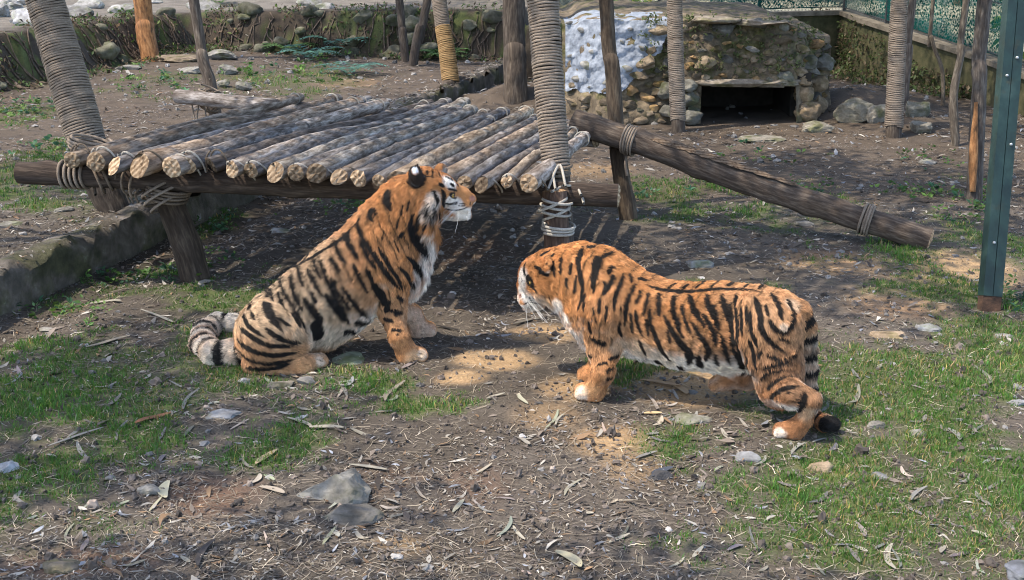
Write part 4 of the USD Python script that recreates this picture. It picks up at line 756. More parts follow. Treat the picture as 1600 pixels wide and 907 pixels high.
def undergrowth():
    """Roots, dead leaves and small plants on the dark soil bank."""
    rng = np.random.default_rng(52); n = 12000; k = rng.random(n) * 5; i = k.astype(int); t = (k - i)[:, None]; p = BANK[i] * (1 - t) + BANK[i + 1] * t; d = unit(BANK[i + 1] - BANK[i]); nn = np.stack([-d[:, 1], d[:, 0]], -1)
    p = p + nn * rng.uniform(-.55, .95, (n, 1)) ; cl = fbm(np.stack([p[:, 0] * 1.5, p[:, 1] * 1.5, p[:, 0] * 0], -1), 3, 5); keep = rng.random(n) < sstep(cl, .36, .62); p, n = p[keep], int(keep.sum()); q = np.stack([p[:, 0], p[:, 1], land(p[:, 0], p[:, 1]) + rng.uniform(0, .10, n)], -1)
    g = rng.random((n, 1)); col = np.where(g < .34, [.055, .10, .028], np.where(g < .5, [.095, .13, .04], np.where(g < .75, [.13, .09, .055], [.055, .042, .03]))) * np.exp(rng.normal(0, .35, (n, 1))); S = rng.uniform(.04, .12, n); v, f, c = leaves(q, rng.normal(0, 1, (n, 3)) + [0, -.5, .2], S, S * rng.uniform(.25, .6, n), rng, col)
    m = 3200; k = rng.random(m) * 2 + 7; i = k.astype(int); t = (k - i)[:, None]; p = BANK[i] * (1 - t) + BANK[i + 1] * t; d = unit(BANK[i + 1] - BANK[i]); nn = np.stack([-d[:, 1], d[:, 0]], -1); o = np.where(rng.random(m) < .45, rng.uniform(-.10, -.05, m), rng.uniform(-.7, -.06, m)); p = p + nn * o[:, None]; cl = noise(np.stack([k * 6, 0 * k, 0 * k], -1), 6)
    q = np.stack([p[:, 0], p[:, 1], land(p[:, 0], p[:, 1]) + np.where(o > -.11, rng.random(m) ** 1.5 * np.interp(k, range(12), BANKH) * 1.05 * (.3 + cl), rng.uniform(0, .12, m))], -1); S = rng.uniform(.05, .13, m); v2, f2, c2 = leaves(q, rng.normal(0, 1, (m, 3)) + [0, -.5, 0], S, S * .5, rng, np.where(rng.random((m, 1)) < .6, [.06, .085, .028], [.10, .075, .045]) * np.exp(rng.normal(0, .35, (m, 1))))
    mesh("wall_creeper", (v2, f2), "leaf", smooth=False, prim={"tint": c2}, label="small creeping plants and dead leaves along the mossy retaining wall", category="creeper", kind="stuff")
    mesh("undergrowth", (v, f), "leaf", smooth=False, prim={"tint": c}, label="tangle of small plants and dead leaves covering the dark soil bank", category="undergrowth", kind="stuff")
    R = []
    for _ in range(160):
        k = rng.random() * 5; i = int(k); p = BANK[i] + (BANK[i + 1] - BANK[i]) * (k - i); d = unit(BANK[i + 1] - BANK[i]); nn = np.array([-d[1], d[0]]); o = np.linspace(rng.uniform(.3, .6), rng.uniform(-.3, .1), 8); s = np.cumsum(rng.normal(0, .07, 8)); w = p + nn * o[:, None] + d * s[:, None]; v, f, _ = ring_tube(np.stack([w[:, 0], w[:, 1], land(w[:, 0], w[:, 1]) + .03], -1), rng.uniform(.006, .018), 5); R.append((v, f))
    v, f = join(R); mesh("roots", (v, f), "bark_dark", prim={"rest": v, "tint": np.tile([1.6, 1.5, 1.4], (len(v), 1))}, label="thin exposed roots hanging down the dark soil bank", category="roots", kind="stuff")
undergrowth()
rngB = np.random.default_rng(58)
for q in range(46):
    k = rngB.uniform(.4, 4.9) if q % 2 else rngB.uniform(3.0, 4.95); i = int(k); p = BANK[i] + (BANK[i + 1] - BANK[i]) * (k - i); d = unit(BANK[i + 1] - BANK[i]); p = p + np.array([-d[1], d[0]]) * rngB.uniform(-.15, .6); r = rngB.uniform(.08, .26); v, f = rock(2000 + q, (r * 1.3, r * .9, r * .75), 2, .5, cuts=9)
    mesh("bank_stone", (rotz(v, rngB.uniform(0, 3)) + [p[0], p[1], float(land(p[0], p[1]))], f), "stone", prim={"tint": np.tile(np.array([.62, .64, .52]) * rngB.uniform(.5, 1.1), (len(v), 1))}, label="dark mossy stone bedded in the earth bank at the back left", category="stone", group="mossy stones in the earth bank")
def fern(px, py, size, label, seed, tone):
    rng = np.random.default_rng(seed); b = G(px, py, .45); b[2] = float(land(b[0], b[1])); t = thing("fern", label, "fern", b)
    for k in range(9):
        a = k * .7 + rng.uniform(-.2, .2); d = np.array([math.cos(a), math.sin(a), 0]); L = size * rng.uniform(.7, 1.1); u = np.linspace(0, 1, 12)[:, None]; q = b + d * L * u + np.array([0, 0, 1.0]) * (L * (.9 * u - .75 * u ** 2)); s = np.cross(d, [0, 0, 1.0]); tt = unit(np.gradient(q, axis=0))
        P = np.repeat(q, 2, 0); Dr = np.empty_like(P); Dr[0::2] = s + tt * .5; Dr[1::2] = -s + tt * .5; S = np.repeat(L * .26 * np.sin(np.pi * (.12 + .86 * u[:, 0])), 2); v, f, c = leaves(P, Dr, S, S * .45, rng, np.tile(tone, (len(P), 1)) * np.exp(rng.normal(0, .2, (len(P), 1))), .2, np.tile([0, 0, 1.0], (len(P), 1)))
        mesh("frond", (v, f), "leaf", t, smooth=False, prim={"tint": c})
for k, (x, y, s, lab) in enumerate(((485, 88, .55, "bluish green fern below the bank, largest of the clump"), (530, 80, .5, "bluish fern at the right of the fern clump by the bank"), (450, 80, .42, "small fern left of the bluish clump"), (545, 108, .42, "low bluish fern nearest the platform"), (345, 62, .5, "pale fern on the bank right of the slim grey tree"), (690, 85, .4, "green fern on the dark bank beside the golden rope post"), (740, 40, .45, "fern high on the bank near the dark brown trunk"))):
    fern(x, y, s * 1.7, lab, 60 + k, (.075, .165, .125) if k in (0, 1, 3) else (.085, .16, .05))

# ------------------------------------------------------------------ stones
def stone(px, py, w, h, label, seed, tint=(1, 1, 1), z=None, lift=.25, flat=False, cat="stone", depthwise=.8):
    b = GL(px, py) if z is None else G(px, py, z); m = depth_of(b) / FPX; sx, sz = w * m / 2, max(.012, h * m * .46); v, f = rock(seed, (sx, sx * depthwise, sz), 3, .35, cuts=9)
    rng = np.random.default_rng(seed); v = rotz(v, rng.uniform(-.35, .35)); b = b + [0, 0, sz * lift]
    mesh("stone", (v + b, f), "stone", prim={"tint": np.tile(np.array(tint, float), (len(v), 1))}, smooth=False, label=label, category=cat)
GREY, BLUE, WARM, DARKS = (.95, .96, .98), (1.05, 1.12, 1.28), (1.3, 1.05, .8), (.55, .55, .56)
STONES = [(350, 650, 54, 20, "flat grey stone half buried in the grass below the sitting tiger", BLUE), (528, 770, 138, 96, "large grey foreground rock with a pale flat top", (.85, .87, .88)), (552, 806, 104, 44, "long dark slab leaning on the large foreground rock", DARKS), (95, 890, 70, 40, "brown rock at the bottom left corner on reddish soil", (.95, .85, .75)), (234, 770, 44, 26, "small grey stone beside a pale wood chip in the lower left", GREY), (12, 732, 44, 30, "pale blue stone at the left edge of the lawn", (1.5, 1.65, 2.0)),
          (1088, 415, 54, 26, "pale flat slab on the ground behind the standing tiger", BLUE), (1082, 658, 62, 24, "grey stone under the belly of the standing tiger", GREY), (1284, 732, 46, 30, "rough brownish stone in the grass lower right of the standing tiger", WARM), (1168, 718, 42, 26, "bluish stone below the standing tiger's hind paw", BLUE), (1375, 746, 32, 20, "small angular stone in the lower right grass", BLUE), (1388, 524, 56, 20, "warm toned flat stone right of the standing tiger", WARM), (1448, 514, 46, 16, "bluish flat stone left of the green post foot", BLUE),
          (1566, 526, 34, 16, "small stone right of the green post foot", GREY), (1432, 680, 30, 20, "single grey stone in the right hand grass", GREY), (1370, 668, 34, 22, "twin grey stone in grass near the standing tiger's tail tip", GREY), (436, 362, 38, 20, "blue grey slab lying in the shade under the platform", BLUE), (545, 562, 64, 24, "mossy grey stone between the sitting tiger's legs", (.9, 1.05, .85)), (440, 604, 46, 26, "flat brown stone under the sitting tiger's hind foot", (.9, .85, .78)), (382, 597, 22, 14, "small white pebble below the sitting tiger's rump", BLUE), (480, 596, 40, 14, "flat stone below the sitting tiger's hind toes", GREY),
          (1590, 632, 30, 20, "grey stone at the right edge among grass", BLUE), (1590, 606, 24, 14, "pale stone at the right edge, above another", BLUE), (1030, 745, 44, 20, "dark flat piece of slate on bare soil", (.30, .31, .36)), (215, 335, 40, 16, "flat stone on the terrace grass left of the leaning post", GREY), (100, 328, 40, 14, "flat grey stone in the terrace grass below the platform beam", GREY), (20, 352, 44, 14, "grey stone on the terrace at the left edge", GREY), (95, 437, 24, 10, "pale stone below the kerb wall", BLUE), (75, 516, 30, 12, "pale leaf shaped stone in grass at the left", GREY),
          (1255, 352, 36, 14, "grey stone in the yard above the ramp log", GREY), (1450, 255, 30, 16, "small boulder near the twisted thin tree", GREY), (1240, 480, 60, 20, "flat bluish stone behind the standing tiger's rump", BLUE), (1185, 640, 26, 10, "brown pebble near the raised paw", WARM)]
for k, (x, y, w, h, lab, tint) in enumerate(STONES): stone(x, y, w, h, lab, 1300 + k, tint, lift=(-.05 if k not in (1, 2) else -.15))
for k, (x, y, w, h, lab, z) in enumerate(((355, 112, 38, 22, "rounded grey boulder right of the slim grey tree", .45), (345, 88, 56, 18, "pale flat boulder behind the slim grey tree", .5), (380, 136, 30, 18, "pale angular stone by the rear log's rope", .42), (350, 132, 22, 16, "small stone behind the rear log rope", .42), (305, 112, 50, 14, "flat ledge stone left of the slim grey tree", .45), (275, 92, 90, 16, "long brown ledge stone beside the orange tree", .48), (200, 108, 46, 14, "grey ledge stone at the foot of the bank", .45), (92, 219, 18, 9, "small white stone left of the leaning post", .36), (345, 165, 20, 8, "pale stone below the rear log", .4))):
    stone(x, y, w, h, lab, 1400 + k, GREY if k != 5 else (.9, .75, .6), z=z, lift=.15)
for k, (x, y, w, h, lab) in enumerate(((1338, 190, 70, 56, "round mossy boulder right of the den's pillar"), (1374, 190, 44, 44, "brown boulder left of the far right rope post"), (1430, 180, 46, 46, "dark boulder right of the far right rope post"), (1440, 206, 46, 34, "grey boulder in front of the far right rope post"), (1370, 162, 46, 16, "flat grey slab on top of the boulders"), (1345, 160, 40, 12, "mossy flat slab above the round boulder"), (1280, 205, 56, 26, "low flat rock at the foot of the den's pillar"), (1190, 218, 80, 10, "flat stone step in front of the den opening"), (1095, 165, 34, 12, "block at the left edge of the den opening"), (1320, 150, 36, 14, "stone leaning on the den's right side"))):
    stone(x, y, w, h, lab, 1500 + k, (.75, .75, .68) if k in (0, 2) else (1, .97, .9), lift=.35 if k in (0, 1, 2, 3) else (.9 if k in (4, 5) else .2))
rngS = np.random.default_rng(91)
k = 0
while k < 60:
    x, y = rngS.uniform(-20, 640), rngS.uniform(-45, 30); b = G(x, y, 1.35 + rngS.uniform(0, .15)); b[2] = float(land(b[0], b[1]))
    if polyline(b[:1], b[1:2], BANK)[0][0] < 1.0: continue
    k += 1; s = rngS.uniform(.12, .5); v, f = rock(1600 + k, (s, s * .8, s * rngS.uniform(.3, .55)), 2, .4, cuts=8)
    mesh("terrace_rock", (rotz(v, rngS.uniform(0, 3)) + b + [0, 0, s * .1], f), "stone", prim={"tint": np.tile(np.array([1.15, 1.2, 1.3]) * rngS.uniform(.8, 1.3), (len(v), 1))}, smooth=False, label="pale grey angular rock strewn on the upper terrace above the bank", category="rock", group="pale rocks on the upper terrace")
v, f = rock(1777, (.55, .40, .20), 3, .3, cuts=8); b = G(60, 34, 1.3); b[2] = float(land(b[0], b[1])); mesh("terrace_boulder", (v + b + [0, 0, .12], f), "stone", prim={"tint": np.tile([1.4, 1.5, 1.75], (len(v), 1))}, label="big pale blue boulder at the top left behind the leaning rope wrapped post", category="boulder")
b = GL(1588, 903); v, f = rock(1780, (.16, .12, .05), 3, .2, cuts=6); mesh("slab", (v + b + [.05, -.03, .03], f), "stone", prim={"tint": np.tile([.62, .7, .9], (len(v), 1))}, label="smooth blue grey slab standing in for an unidentified thing at the bottom right corner", category="slab")  # stand-in for a blurred blue grey thing of unknown kind
# soil bank stones are left to the terrain

# ------------------------------------------------------------------ single leaves, chips and sticks that stand out
def strip(pts, width, thick, mat, label, cat, name, tint, group=None, cup=.3):
    """A curled leaf, pod or split of wood along pts."""
    P = smooth_path(pts, 12); t, a, b = frames(P); up = np.array([0, 0, 1.0]); s = unit(np.cross(up, t)); u = np.cross(t, s); k = np.linspace(0, 1, 12)[:, None]; w = width / 2 * (np.sin(np.pi * np.clip(k * .94 + .03, 0, 1)) ** .6)
    V = np.stack([P + s * w * e + u * (cup * w * e * e + (thick if top else 0)) for top in (0, 1) for e in (-1, -.4, .4, 1)], 1); m = 8; F = []
    order = [0, 1, 2, 3, 7, 6, 5, 4]
    for i in range(11):
        for j in range(8): p, q = order[j], order[(j + 1) % 8]; F.append([i * m + p, i * m + q, (i + 1) * m + q, (i + 1) * m + p][::-1])
    for i in (0, 11): F += [[i * m + o for o in (0, 1, 5, 4)], [i * m + o for o in (1, 2, 6, 5)], [i * m + o for o in (2, 3, 7, 6)]]
    V = V.reshape(-1, 3); mesh(name, (V, np.array(F)), mat, prim={"tint": np.tile(tint, (len(V), 1))}, label=label, category=cat, group=group)
def lay(px, py, length, ang, width, label, cat, name, tint, curl=.2, bow=.1, thick=.003, lift=.008, group=None):
    c = GL(px, py); m = depth_of(c) / FPX; L = length * m; q = G(px + math.cos(ang) * length / 2, py - math.sin(ang) * length / 2, c[2]) - c; d = q / max(np.linalg.norm(q), 1e-6); d = np.array([d[0], d[1], 0]); L = min(np.linalg.norm(q) * 2, .5); s = np.array([-d[1], d[0], 0])
    pts = [c - d * L / 2, c - d * L * .15 + s * L * bow, c + d * L * .2 + s * L * bow, c + d * L / 2]
    for i, p in enumerate(pts): p[2] = float(land(p[0], p[1])) + lift + (curl * L * .25 if i in (0, 3) else 0)
    strip(pts, width * m, thick, "dry_leaf", label, cat, name, tint, group)
PALE_L, BROWN_L, GREY_L, DARK_L = (.36, .33, .265), (.30, .17, .09), (.24, .23, .21), (.07, .06, .055)
for a in [(887, 878, 48, -.6, 18, "large pale dry leaf lying on the path in the foreground", "leaf", "dry_leaf", (.42, .38, .26)), (240, 657, 58, .35, 13, "red brown curled dry leaf on the left lawn", "leaf", "dry_leaf", (.27, .12, .07)), (510, 672, 54, -.05, 11, "pale flat pod lying right of two crossing leaves in the left lawn", "pod", "seed_pod", PALE_L), (468, 664, 40, -.3, 8, "slender pale leaf left of the flat pod", "leaf", "dry_leaf", PALE_L), (418, 720, 42, .6, 12, "tan dry leaf at the edge of grass and bare soil", "leaf", "dry_leaf", (.40, .32, .21)), (618, 616, 44, .8, 9, "long dark pod in grass between the tigers", "pod", "seed_pod", (.24, .21, .17)),
          (323, 868, 46, .95, 11, "dark split pod in the foreground litter", "pod", "seed_pod", DARK_L), (262, 770, 26, 1.4, 17, "thick pale wood chip standing beside a small stone", "wood chip", "wood_chip", (.58, .53, .36)), (1020, 649, 28, 0, 9, "bright tan wood chip under the standing tiger", "wood chip", "wood_chip", (.62, .45, .25)), (1032, 604, 66, -.15, 10, "split tan piece of wood behind the standing tiger's foreleg", "wood piece", "wood_piece", (.45, .29, .16)), (1062, 612, 26, -.6, 12, "short split of tan wood beside a longer piece", "wood piece", "wood_piece", (.50, .33, .18)), (825, 505, 44, .2, 9, "grey stick below the standing tiger's muzzle", "stick", "stick", (.16, .14, .11)), (698, 516, 38, -.1, 6, "dark stick by the sitting tiger's far forepaw", "stick", "stick", (.04, .035, .03)),
          (1036, 742, 36, .5, 14, "dark curled leaf on the path in front of the standing tiger", "leaf", "dry_leaf", (.07, .08, .10)), (1490, 682, 26, -.8, 10, "pale grey dry leaf in right hand grass", "leaf", "dry_leaf", GREY_L), (1530, 838, 28, -.4, 9, "cream leaf in the lower right grass, left of two upright ones", "leaf", "dry_leaf", PALE_L), (1396, 876, 40, 1.7, 10, "cream leaf standing on edge near the bottom right", "leaf", "dry_leaf", PALE_L), (1343, 862, 26, -.3, 9, "short cream leaf near the bottom right", "leaf", "dry_leaf", PALE_L), (1436, 776, 32, .7, 7, "thin curled twig in the lower right grass", "twig", "twig", GREY_L), (968, 847, 36, .45, 8, "narrow pale leaf on the path at the bottom centre", "leaf", "dry_leaf", PALE_L), (775, 622, 30, .3, 6, "pale splinter on the bare path between the tigers", "splinter", "splinter", PALE_L),
          (1010, 716, 36, .4, 7, "grey leaf right of the path in the foreground", "leaf", "dry_leaf", GREY_L), (300, 628, 40, .9, 6, "thin grey stick on the left lawn", "stick", "stick", GREY_L), (170, 540, 70, .25, 9, "long grey stick left of the sitting tiger", "stick", "stick", (.30, .26, .2)), (165, 474, 50, -.1, 9, "pale bent stick in the shade left of the sitting tiger", "stick", "stick", PALE_L), (245, 500, 54, -.35, 6, "thin pale twig left of the sitting tiger's tail", "twig", "twig", PALE_L), (425, 770, 40, -.25, 12, "pale root left of the large foreground rock", "root", "root", (.40, .34, .27)), (575, 735, 60, -.1, 8, "pale stick lying on top of the large foreground rock", "stick", "stick", PALE_L), (120, 690, 90, .35, 6, "long thin stick in the left lawn", "stick", "stick", GREY_L)]:
    lay(*a[:4], *a[4:])
rl = np.random.default_rng(66); cls = [("narrow cream bamboo leaf lying loose on the bare path", PALE_L, "cream leaves on the path", lambda x, y: grassiness(x, y) < .25), ("grey brown dry leaf curled on the short grass", GREY_L, "dry leaves on the grass", lambda x, y: grassiness(x, y) > .45)]
for lab, tint, grp, ok in cls:
    n = 0
    while n < 70:
        px, py = rl.uniform(20, 1580), 560 + 340 * rl.random() ** .8; p = GL(px, py)
        if not ok(p[:1], p[1:2])[0]: continue
        lay(px, py, rl.uniform(14, 36), rl.uniform(-1.2, 1.2), rl.uniform(4, 9), lab, "leaf", "fallen_leaf", tuple(np.array(tint) * rl.uniform(.6, 1.25) * rl.uniform(.9, 1.1, 3)), rl.uniform(0, .4), rl.normal(0, .08), .002, .006, grp); n += 1
# ------------------------------------------------------------------ tigers
look("tiger_skin", {"t": ("attribute", {"attribute": "tint"}), "n": ("noise_texture", {"scale": 160.0, "detail": 3.0}), "b": ("bump", {"strength": .4, "distance": .004}), "g": ("geometry", {}),
     "p": ("principled_bsdf", {"roughness": .8, "specular_ior_level": .15, "sheen_weight": .15, "sheen_roughness": .5})},
     [("t.color", "p.base_color"), ("g.position", "n.vector"), ("n.fac", "b.height"), ("b.normal", "p.normal")])
look("tiger_hair", {"t": ("attribute", {"attribute": "tint"}), "p": ("principled_bsdf", {"roughness": .65, "specular_ior_level": .25})}, [("t.color", "p.base_color")])
look("whisker_white", {"p": ("principled_bsdf", {"base_color": (.8, .78, .74), "roughness": .4})}, [])
look("eye_amber", {"g": ("geometry", {}), "p": ("principled_bsdf", {"base_color": (.32, .2, .05), "roughness": .08})}, [])
look("eye_black", {"p": ("principled_bsdf", {"base_color": (.006, .005, .005), "roughness": .06})}, [])

def surface_net(d, origin, h):
    """Triangles of the zero level of the grid d (negative inside)."""
    s = d < 0
    nx, ny, nz = d.shape
    cell = np.zeros((nx - 1, ny - 1, nz - 1), np.int8)
    for i, j, k in np.ndindex(2, 2, 2): cell += s[i:nx - 1 + i, j:ny - 1 + j, k:nz - 1 + k]
    idx = np.argwhere((cell > 0) & (cell < 8))
    num = np.full(cell.shape, -1, np.int64); num[tuple(idx.T)] = np.arange(len(idx))
    acc, cnt = np.zeros((len(idx), 3)), np.zeros(len(idx))
    corners = [np.array(c) for c in np.ndindex(2, 2, 2)]
    for a in corners:
        for ax in range(3):
            if a[ax]: continue
            b = a.copy(); b[ax] = 1
            da, db = d[tuple((idx + a).T)], d[tuple((idx + b).T)]
            m = (da < 0) != (db < 0)
            t = da[m] / (da[m] - db[m])
            acc[m] += a + (b - a) * t[:, None]; cnt[m] += 1
    v = origin + h * (idx + acc / cnt[:, None])
    quads = []
    for ax in range(3):
        u, w = (ax + 1) % 3, (ax + 2) % 3
        sl = [slice(None)] * 3; sl2 = [slice(None)] * 3
        sl[ax], sl2[ax] = slice(0, -1), slice(1, None)
        flip = s[tuple(sl)] != s[tuple(sl2)]
        e = np.argwhere(flip); e = e[(e[:, u] > 0) & (e[:, w] > 0) & (e[:, u] < d.shape[u] - 1) & (e[:, w] < d.shape[w] - 1)]
        du, dw = np.eye(3, dtype=int)[u], np.eye(3, dtype=int)[w]
        q = np.stack([num[tuple((e - du - dw).T)], num[tuple((e - dw).T)], num[tuple(e.T)], num[tuple((e - du).T)]], 1)
        inside = s[tuple(e.T)]
        q[~inside] = q[~inside][:, ::-1]
        quads.append(q)
    q = np.vstack(quads)
    return v, np.vstack([q[:, [0, 1, 2]], q[:, [0, 2, 3]]])

class Tiger:
    """Local axes: s towards the head, l away from the near flank, z up."""
    def __init__(self, base, heading, zoom, mirror):
        self.o = np.array([base[0], base[1], 0.0]); self.h = unit(np.array([math.cos(heading), math.sin(heading), 0])); self.n = np.array([-self.h[1], self.h[0], 0])
        if self.n[1] < 0: self.n = -self.n
        self.R = np.stack([self.h, self.n, [0, 0, 1.0]])
        self.zx, self.zy, self.zs = zoom; self.prims = []
    def px(self, x, y): return self.zx + x / self.zs, self.zy + y / self.zs
    def J(self, x, y, l): return self.R @ (onplane(*self.px(x, y), self.o + l * self.n, self.n) - self.o)
    def JG(self, x, y, z): return self.R @ (G(*self.px(x, y), z) - self.o)
    def world(self, q): return self.o + np.asarray(q) @ self.R
    def rad(self, q, r): return r / self.zs * depth_of(self.world(q)) / FPX
    def bone(self, a, b, ra, rb, q=1.0, k=.05, fur=.03, flow=None):
        """A tapered limb or trunk piece from a to b (both local), radii in measured pixels; q narrows it sideways. Hair flows from a to b."""
        ra, rb = self.rad(a, ra), self.rad(b, rb)
        self.prims.append(dict(t="cone", a=np.array(a), b=np.array(b), ra=ra, rb=rb, q=q, k=k, fur=fur, flow=np.array(flow) if flow is not None else np.array(b) - np.array(a)))
    def chain(self, pts, q=1.0, k=.05, fur=.03):
        """pts: [(local point, radius px), ...]"""
        for (a, ra), (b, rb) in zip(pts[:-1], pts[1:]): self.bone(a, b, ra, rb, q, k, fur)
    def ell(self, c, r, axes, k=.02, fur=.01, flow=(0, 0, 1), carve=False):
        """An ellipsoid with half axes r (metres) along the rows of axes; carve hollows it out instead."""
        self.prims.append(dict(t="ell", c=np.array(c), r=np.array(r), R=np.array(axes), k=k, fur=fur, flow=np.array(flow, float), carve=carve))
    @staticmethod
    def dist(pr, p):
        if pr["t"] == "ell":
            x = (p - pr["c"]) @ pr["R"].T / pr["r"]
            n = np.linalg.norm(x, axis=-1); g = np.linalg.norm(x / pr["r"], axis=-1)
            return n * (n - 1) / np.maximum(g, 1e-9)
        q = pr["q"]; sc = np.array([1, 1 / q, 1]); mid = pr["a"][1]
        a, b, p = pr["a"] * sc, pr["b"] * sc, p * sc
        ba = b - a; L2 = ba @ ba
        t = np.clip((p - a) @ ba / max(L2, 1e-9), 0, 1)
        rr = pr["ra"] + (pr["rb"] - pr["ra"]) * t
        d = np.linalg.norm(p - a - t[..., None] * ba, axis=-1) - rr
        return d * (q if q < 1 else 1) ** .5
    def body(self, h=.0075):
        lo = np.min([np.minimum(pr["a"] - max(pr["ra"], pr["rb"]), pr["b"] - max(pr["ra"], pr["rb"])) if pr["t"] == "cone" else pr["c"] - pr["r"].max() for pr in self.prims], 0) - .03
        hi = np.max([np.maximum(pr["a"] + max(pr["ra"], pr["rb"]), pr["b"] + max(pr["ra"], pr["rb"])) if pr["t"] == "cone" else pr["c"] + pr["r"].max() for pr in self.prims], 0) + .03
        n = np.ceil((hi - lo) / h).astype(int) + 1
        d = np.full(n, .3, np.float32)
        for pr in self.prims:
            if pr["t"] == "cone":
                r = max(pr["ra"], pr["rb"]); m = r + pr["k"] + .02
                a, b = np.minimum(pr["a"], pr["b"]) - m, np.maximum(pr["a"], pr["b"]) + m
            else: a, b = pr["c"] - pr["r"].max() - pr["k"] - .02, pr["c"] + pr["r"].max() + pr["k"] + .02
            i0, i1 = np.maximum(((a - lo) / h).astype(int), 0), np.minimum(((b - lo) / h).astype(int) + 2, n)
            ax = [lo[c] + h * np.arange(i0[c], i1[c]) for c in range(3)]
            p = np.stack(np.meshgrid(*ax, indexing="ij"), -1)
            x = self.dist(pr, p).astype(np.float32); sl = tuple(slice(i0[c], i1[c]) for c in range(3)); o = d[sl]; k = pr["k"]
            if pr.get("carve"):
                x = -x; hh = np.clip(.5 - .5 * (o - x) / k, 0, 1); d[sl] = o * (1 - hh) + x * hh + k * hh * (1 - hh)
            else:
                hh = np.clip(.5 + .5 * (o - x) / k, 0, 1); d[sl] = o * (1 - hh) + x * hh - k * hh * (1 - hh)
        v, f = surface_net(d, lo, h)
        m = trimesh.Trimesh(v, f, process=False)
        cc = trimesh.graph.connected_components(m.edges, nodes=np.arange(len(v)))
        keep = max(cc, key=len)
        m.update_faces(np.isin(m.faces[:, 0], keep)); m.remove_unreferenced_vertices()
        trimesh.smoothing.filter_taubin(m, iterations=4)
        v = np.array(m.vertices)
        v += .010 * (fbm(v * [8, 8, 5], 4, 5) - .5)[:, None] * np.array(m.vertex_normals) * 2
        self.v, self.f = v, np.array(m.faces); m = trimesh.Trimesh(v, self.f, process=False); self.nv = np.array(m.vertex_normals)
        self.pxy, self.pz = project(self.world(self.v))
        # hair length and direction by the nearest pieces
        D = np.stack([self.dist(pr, v) for pr in self.prims if not pr.get("carve")], 1); w = np.exp(-np.maximum(D, -.02) / .02); w /= w.sum(1, keepdims=True)
        ps = [pr for pr in self.prims if not pr.get("carve")]
        self.fur = w @ np.array([pr["fur"] for pr in ps]); self.flow = w @ np.array([unit(pr["flow"]) for pr in ps])
    def hit(self, x, y):
        """The local point of the near surface seen at a measured position."""
        q = np.array(self.px(x, y)); d = np.linalg.norm(self.pxy - q, axis=1)
        facing = ((self.world(self.v) - CAM) * (self.nv @ self.R)).sum(1) < 0.1
        d = np.where(facing, d, d + 50)
        near = d < max(2.2, d.min() + .8); z = np.where(near, self.pz, 1e9); i = z.argmin()
        sel = near & (self.pz < z[i] + .05)
        return self.v[sel].mean(0)
    def stroke_field(self, p, strokes, jitter):
        """Signed closeness of the points p to painted strokes [(polyline, width px, taper)] : > 0 inside."""
        best = np.full(len(p), -1.0)
        for S in strokes: 
            pts, w, taper = S["p"], S["w"], S["taper"]
            q = p.copy()
            q[:, 1] = -np.abs(q[:, 1]) if S["mirror"] else q[:, 1]
            lo, hi = pts.min(0) - .09, pts.max(0) + .09
            near = np.where(((q > lo) & (q < hi)).all(1))[0]
            if not len(near): continue
            x = q[near]; b = np.full(len(near), 9.0); 
            seg = np.linalg.norm(np.diff(pts, axis=0), axis=1); cum = np.concatenate([[0], np.cumsum(seg)]) / max(seg.sum(), 1e-9)
            for i in range(len(pts) - 1):
                a, c = pts[i], pts[i + 1]; ac = c - a
                t = np.clip((x - a) @ ac / max(ac @ ac, 1e-12), 0, 1)
                u = cum[i] + t * (cum[i + 1] - cum[i])
                ww = np.interp(u, np.linspace(0, 1, len(w)), w) * (np.clip(np.minimum(u / taper[0], (1 - u) / taper[1]), 0, 1) ** .6 if taper else 1.0)
                b = np.minimum(b, np.linalg.norm(x - a - t[:, None] * ac, axis=1) - ww)
            best[near] = np.maximum(best[near], -b)
        return best + jitter
    def paint(self, strokes, blobs, base):
        """strokes: (points, width or widths, options); blobs: (x, y, radius, colour, strength). Returns a colour function of (local point, normal)."""
        S = []
        for s in strokes:
            pts, w = s[0], np.atleast_1d(np.asarray(s[1], float)); o = s[2] if len(s) > 2 else {}
            P = smooth_path([self.hit(*p) for p in pts], max(2, 3 * len(pts)))
            r = np.array([self.rad(P[0], x) for x in w]) * .5
            S.append(dict(p=P, w=r, taper=o.get("taper", (.14, .2)), mirror=o.get("mirror", True)))
        B = []
        for b in blobs:
            c = np.array(b[0]) if np.ndim(b[0]) else self.hit(b[0], b[1]); B.append((c, self.rad(c, b[2]), np.array(b[3]), b[4] if len(b) > 4 else 1.0, b[5] if len(b) > 5 else True))
        extra = self.extra
        def colour(p, n):
            jit = .009 * (fbm(p * 40, 3, 11) - .5) + .003 * (noise(p * 130, 4) - .5)
            c = base(self, p, n)
            q = p.copy(); q[:, 1] = -np.abs(q[:, 1])
            for cen, r, col, st, mir in B:
                d = np.linalg.norm((q if mir else p) - cen, axis=1) / r + (jit / r) * 2
                k = st * (1 - sstep(d, .6, 1.15)); c = c * (1 - k[:, None]) + col * k[:, None]
            k = np.maximum(sstep(self.stroke_field(p, S, jit * .6), -.0035, .0035), extra(self, p, n, jit))
            c = c * (1 - k[:, None]) + np.array([.012, .010, .009]) * k[:, None]
            return np.clip(c, 0.004, .9)
        self.colour = colour
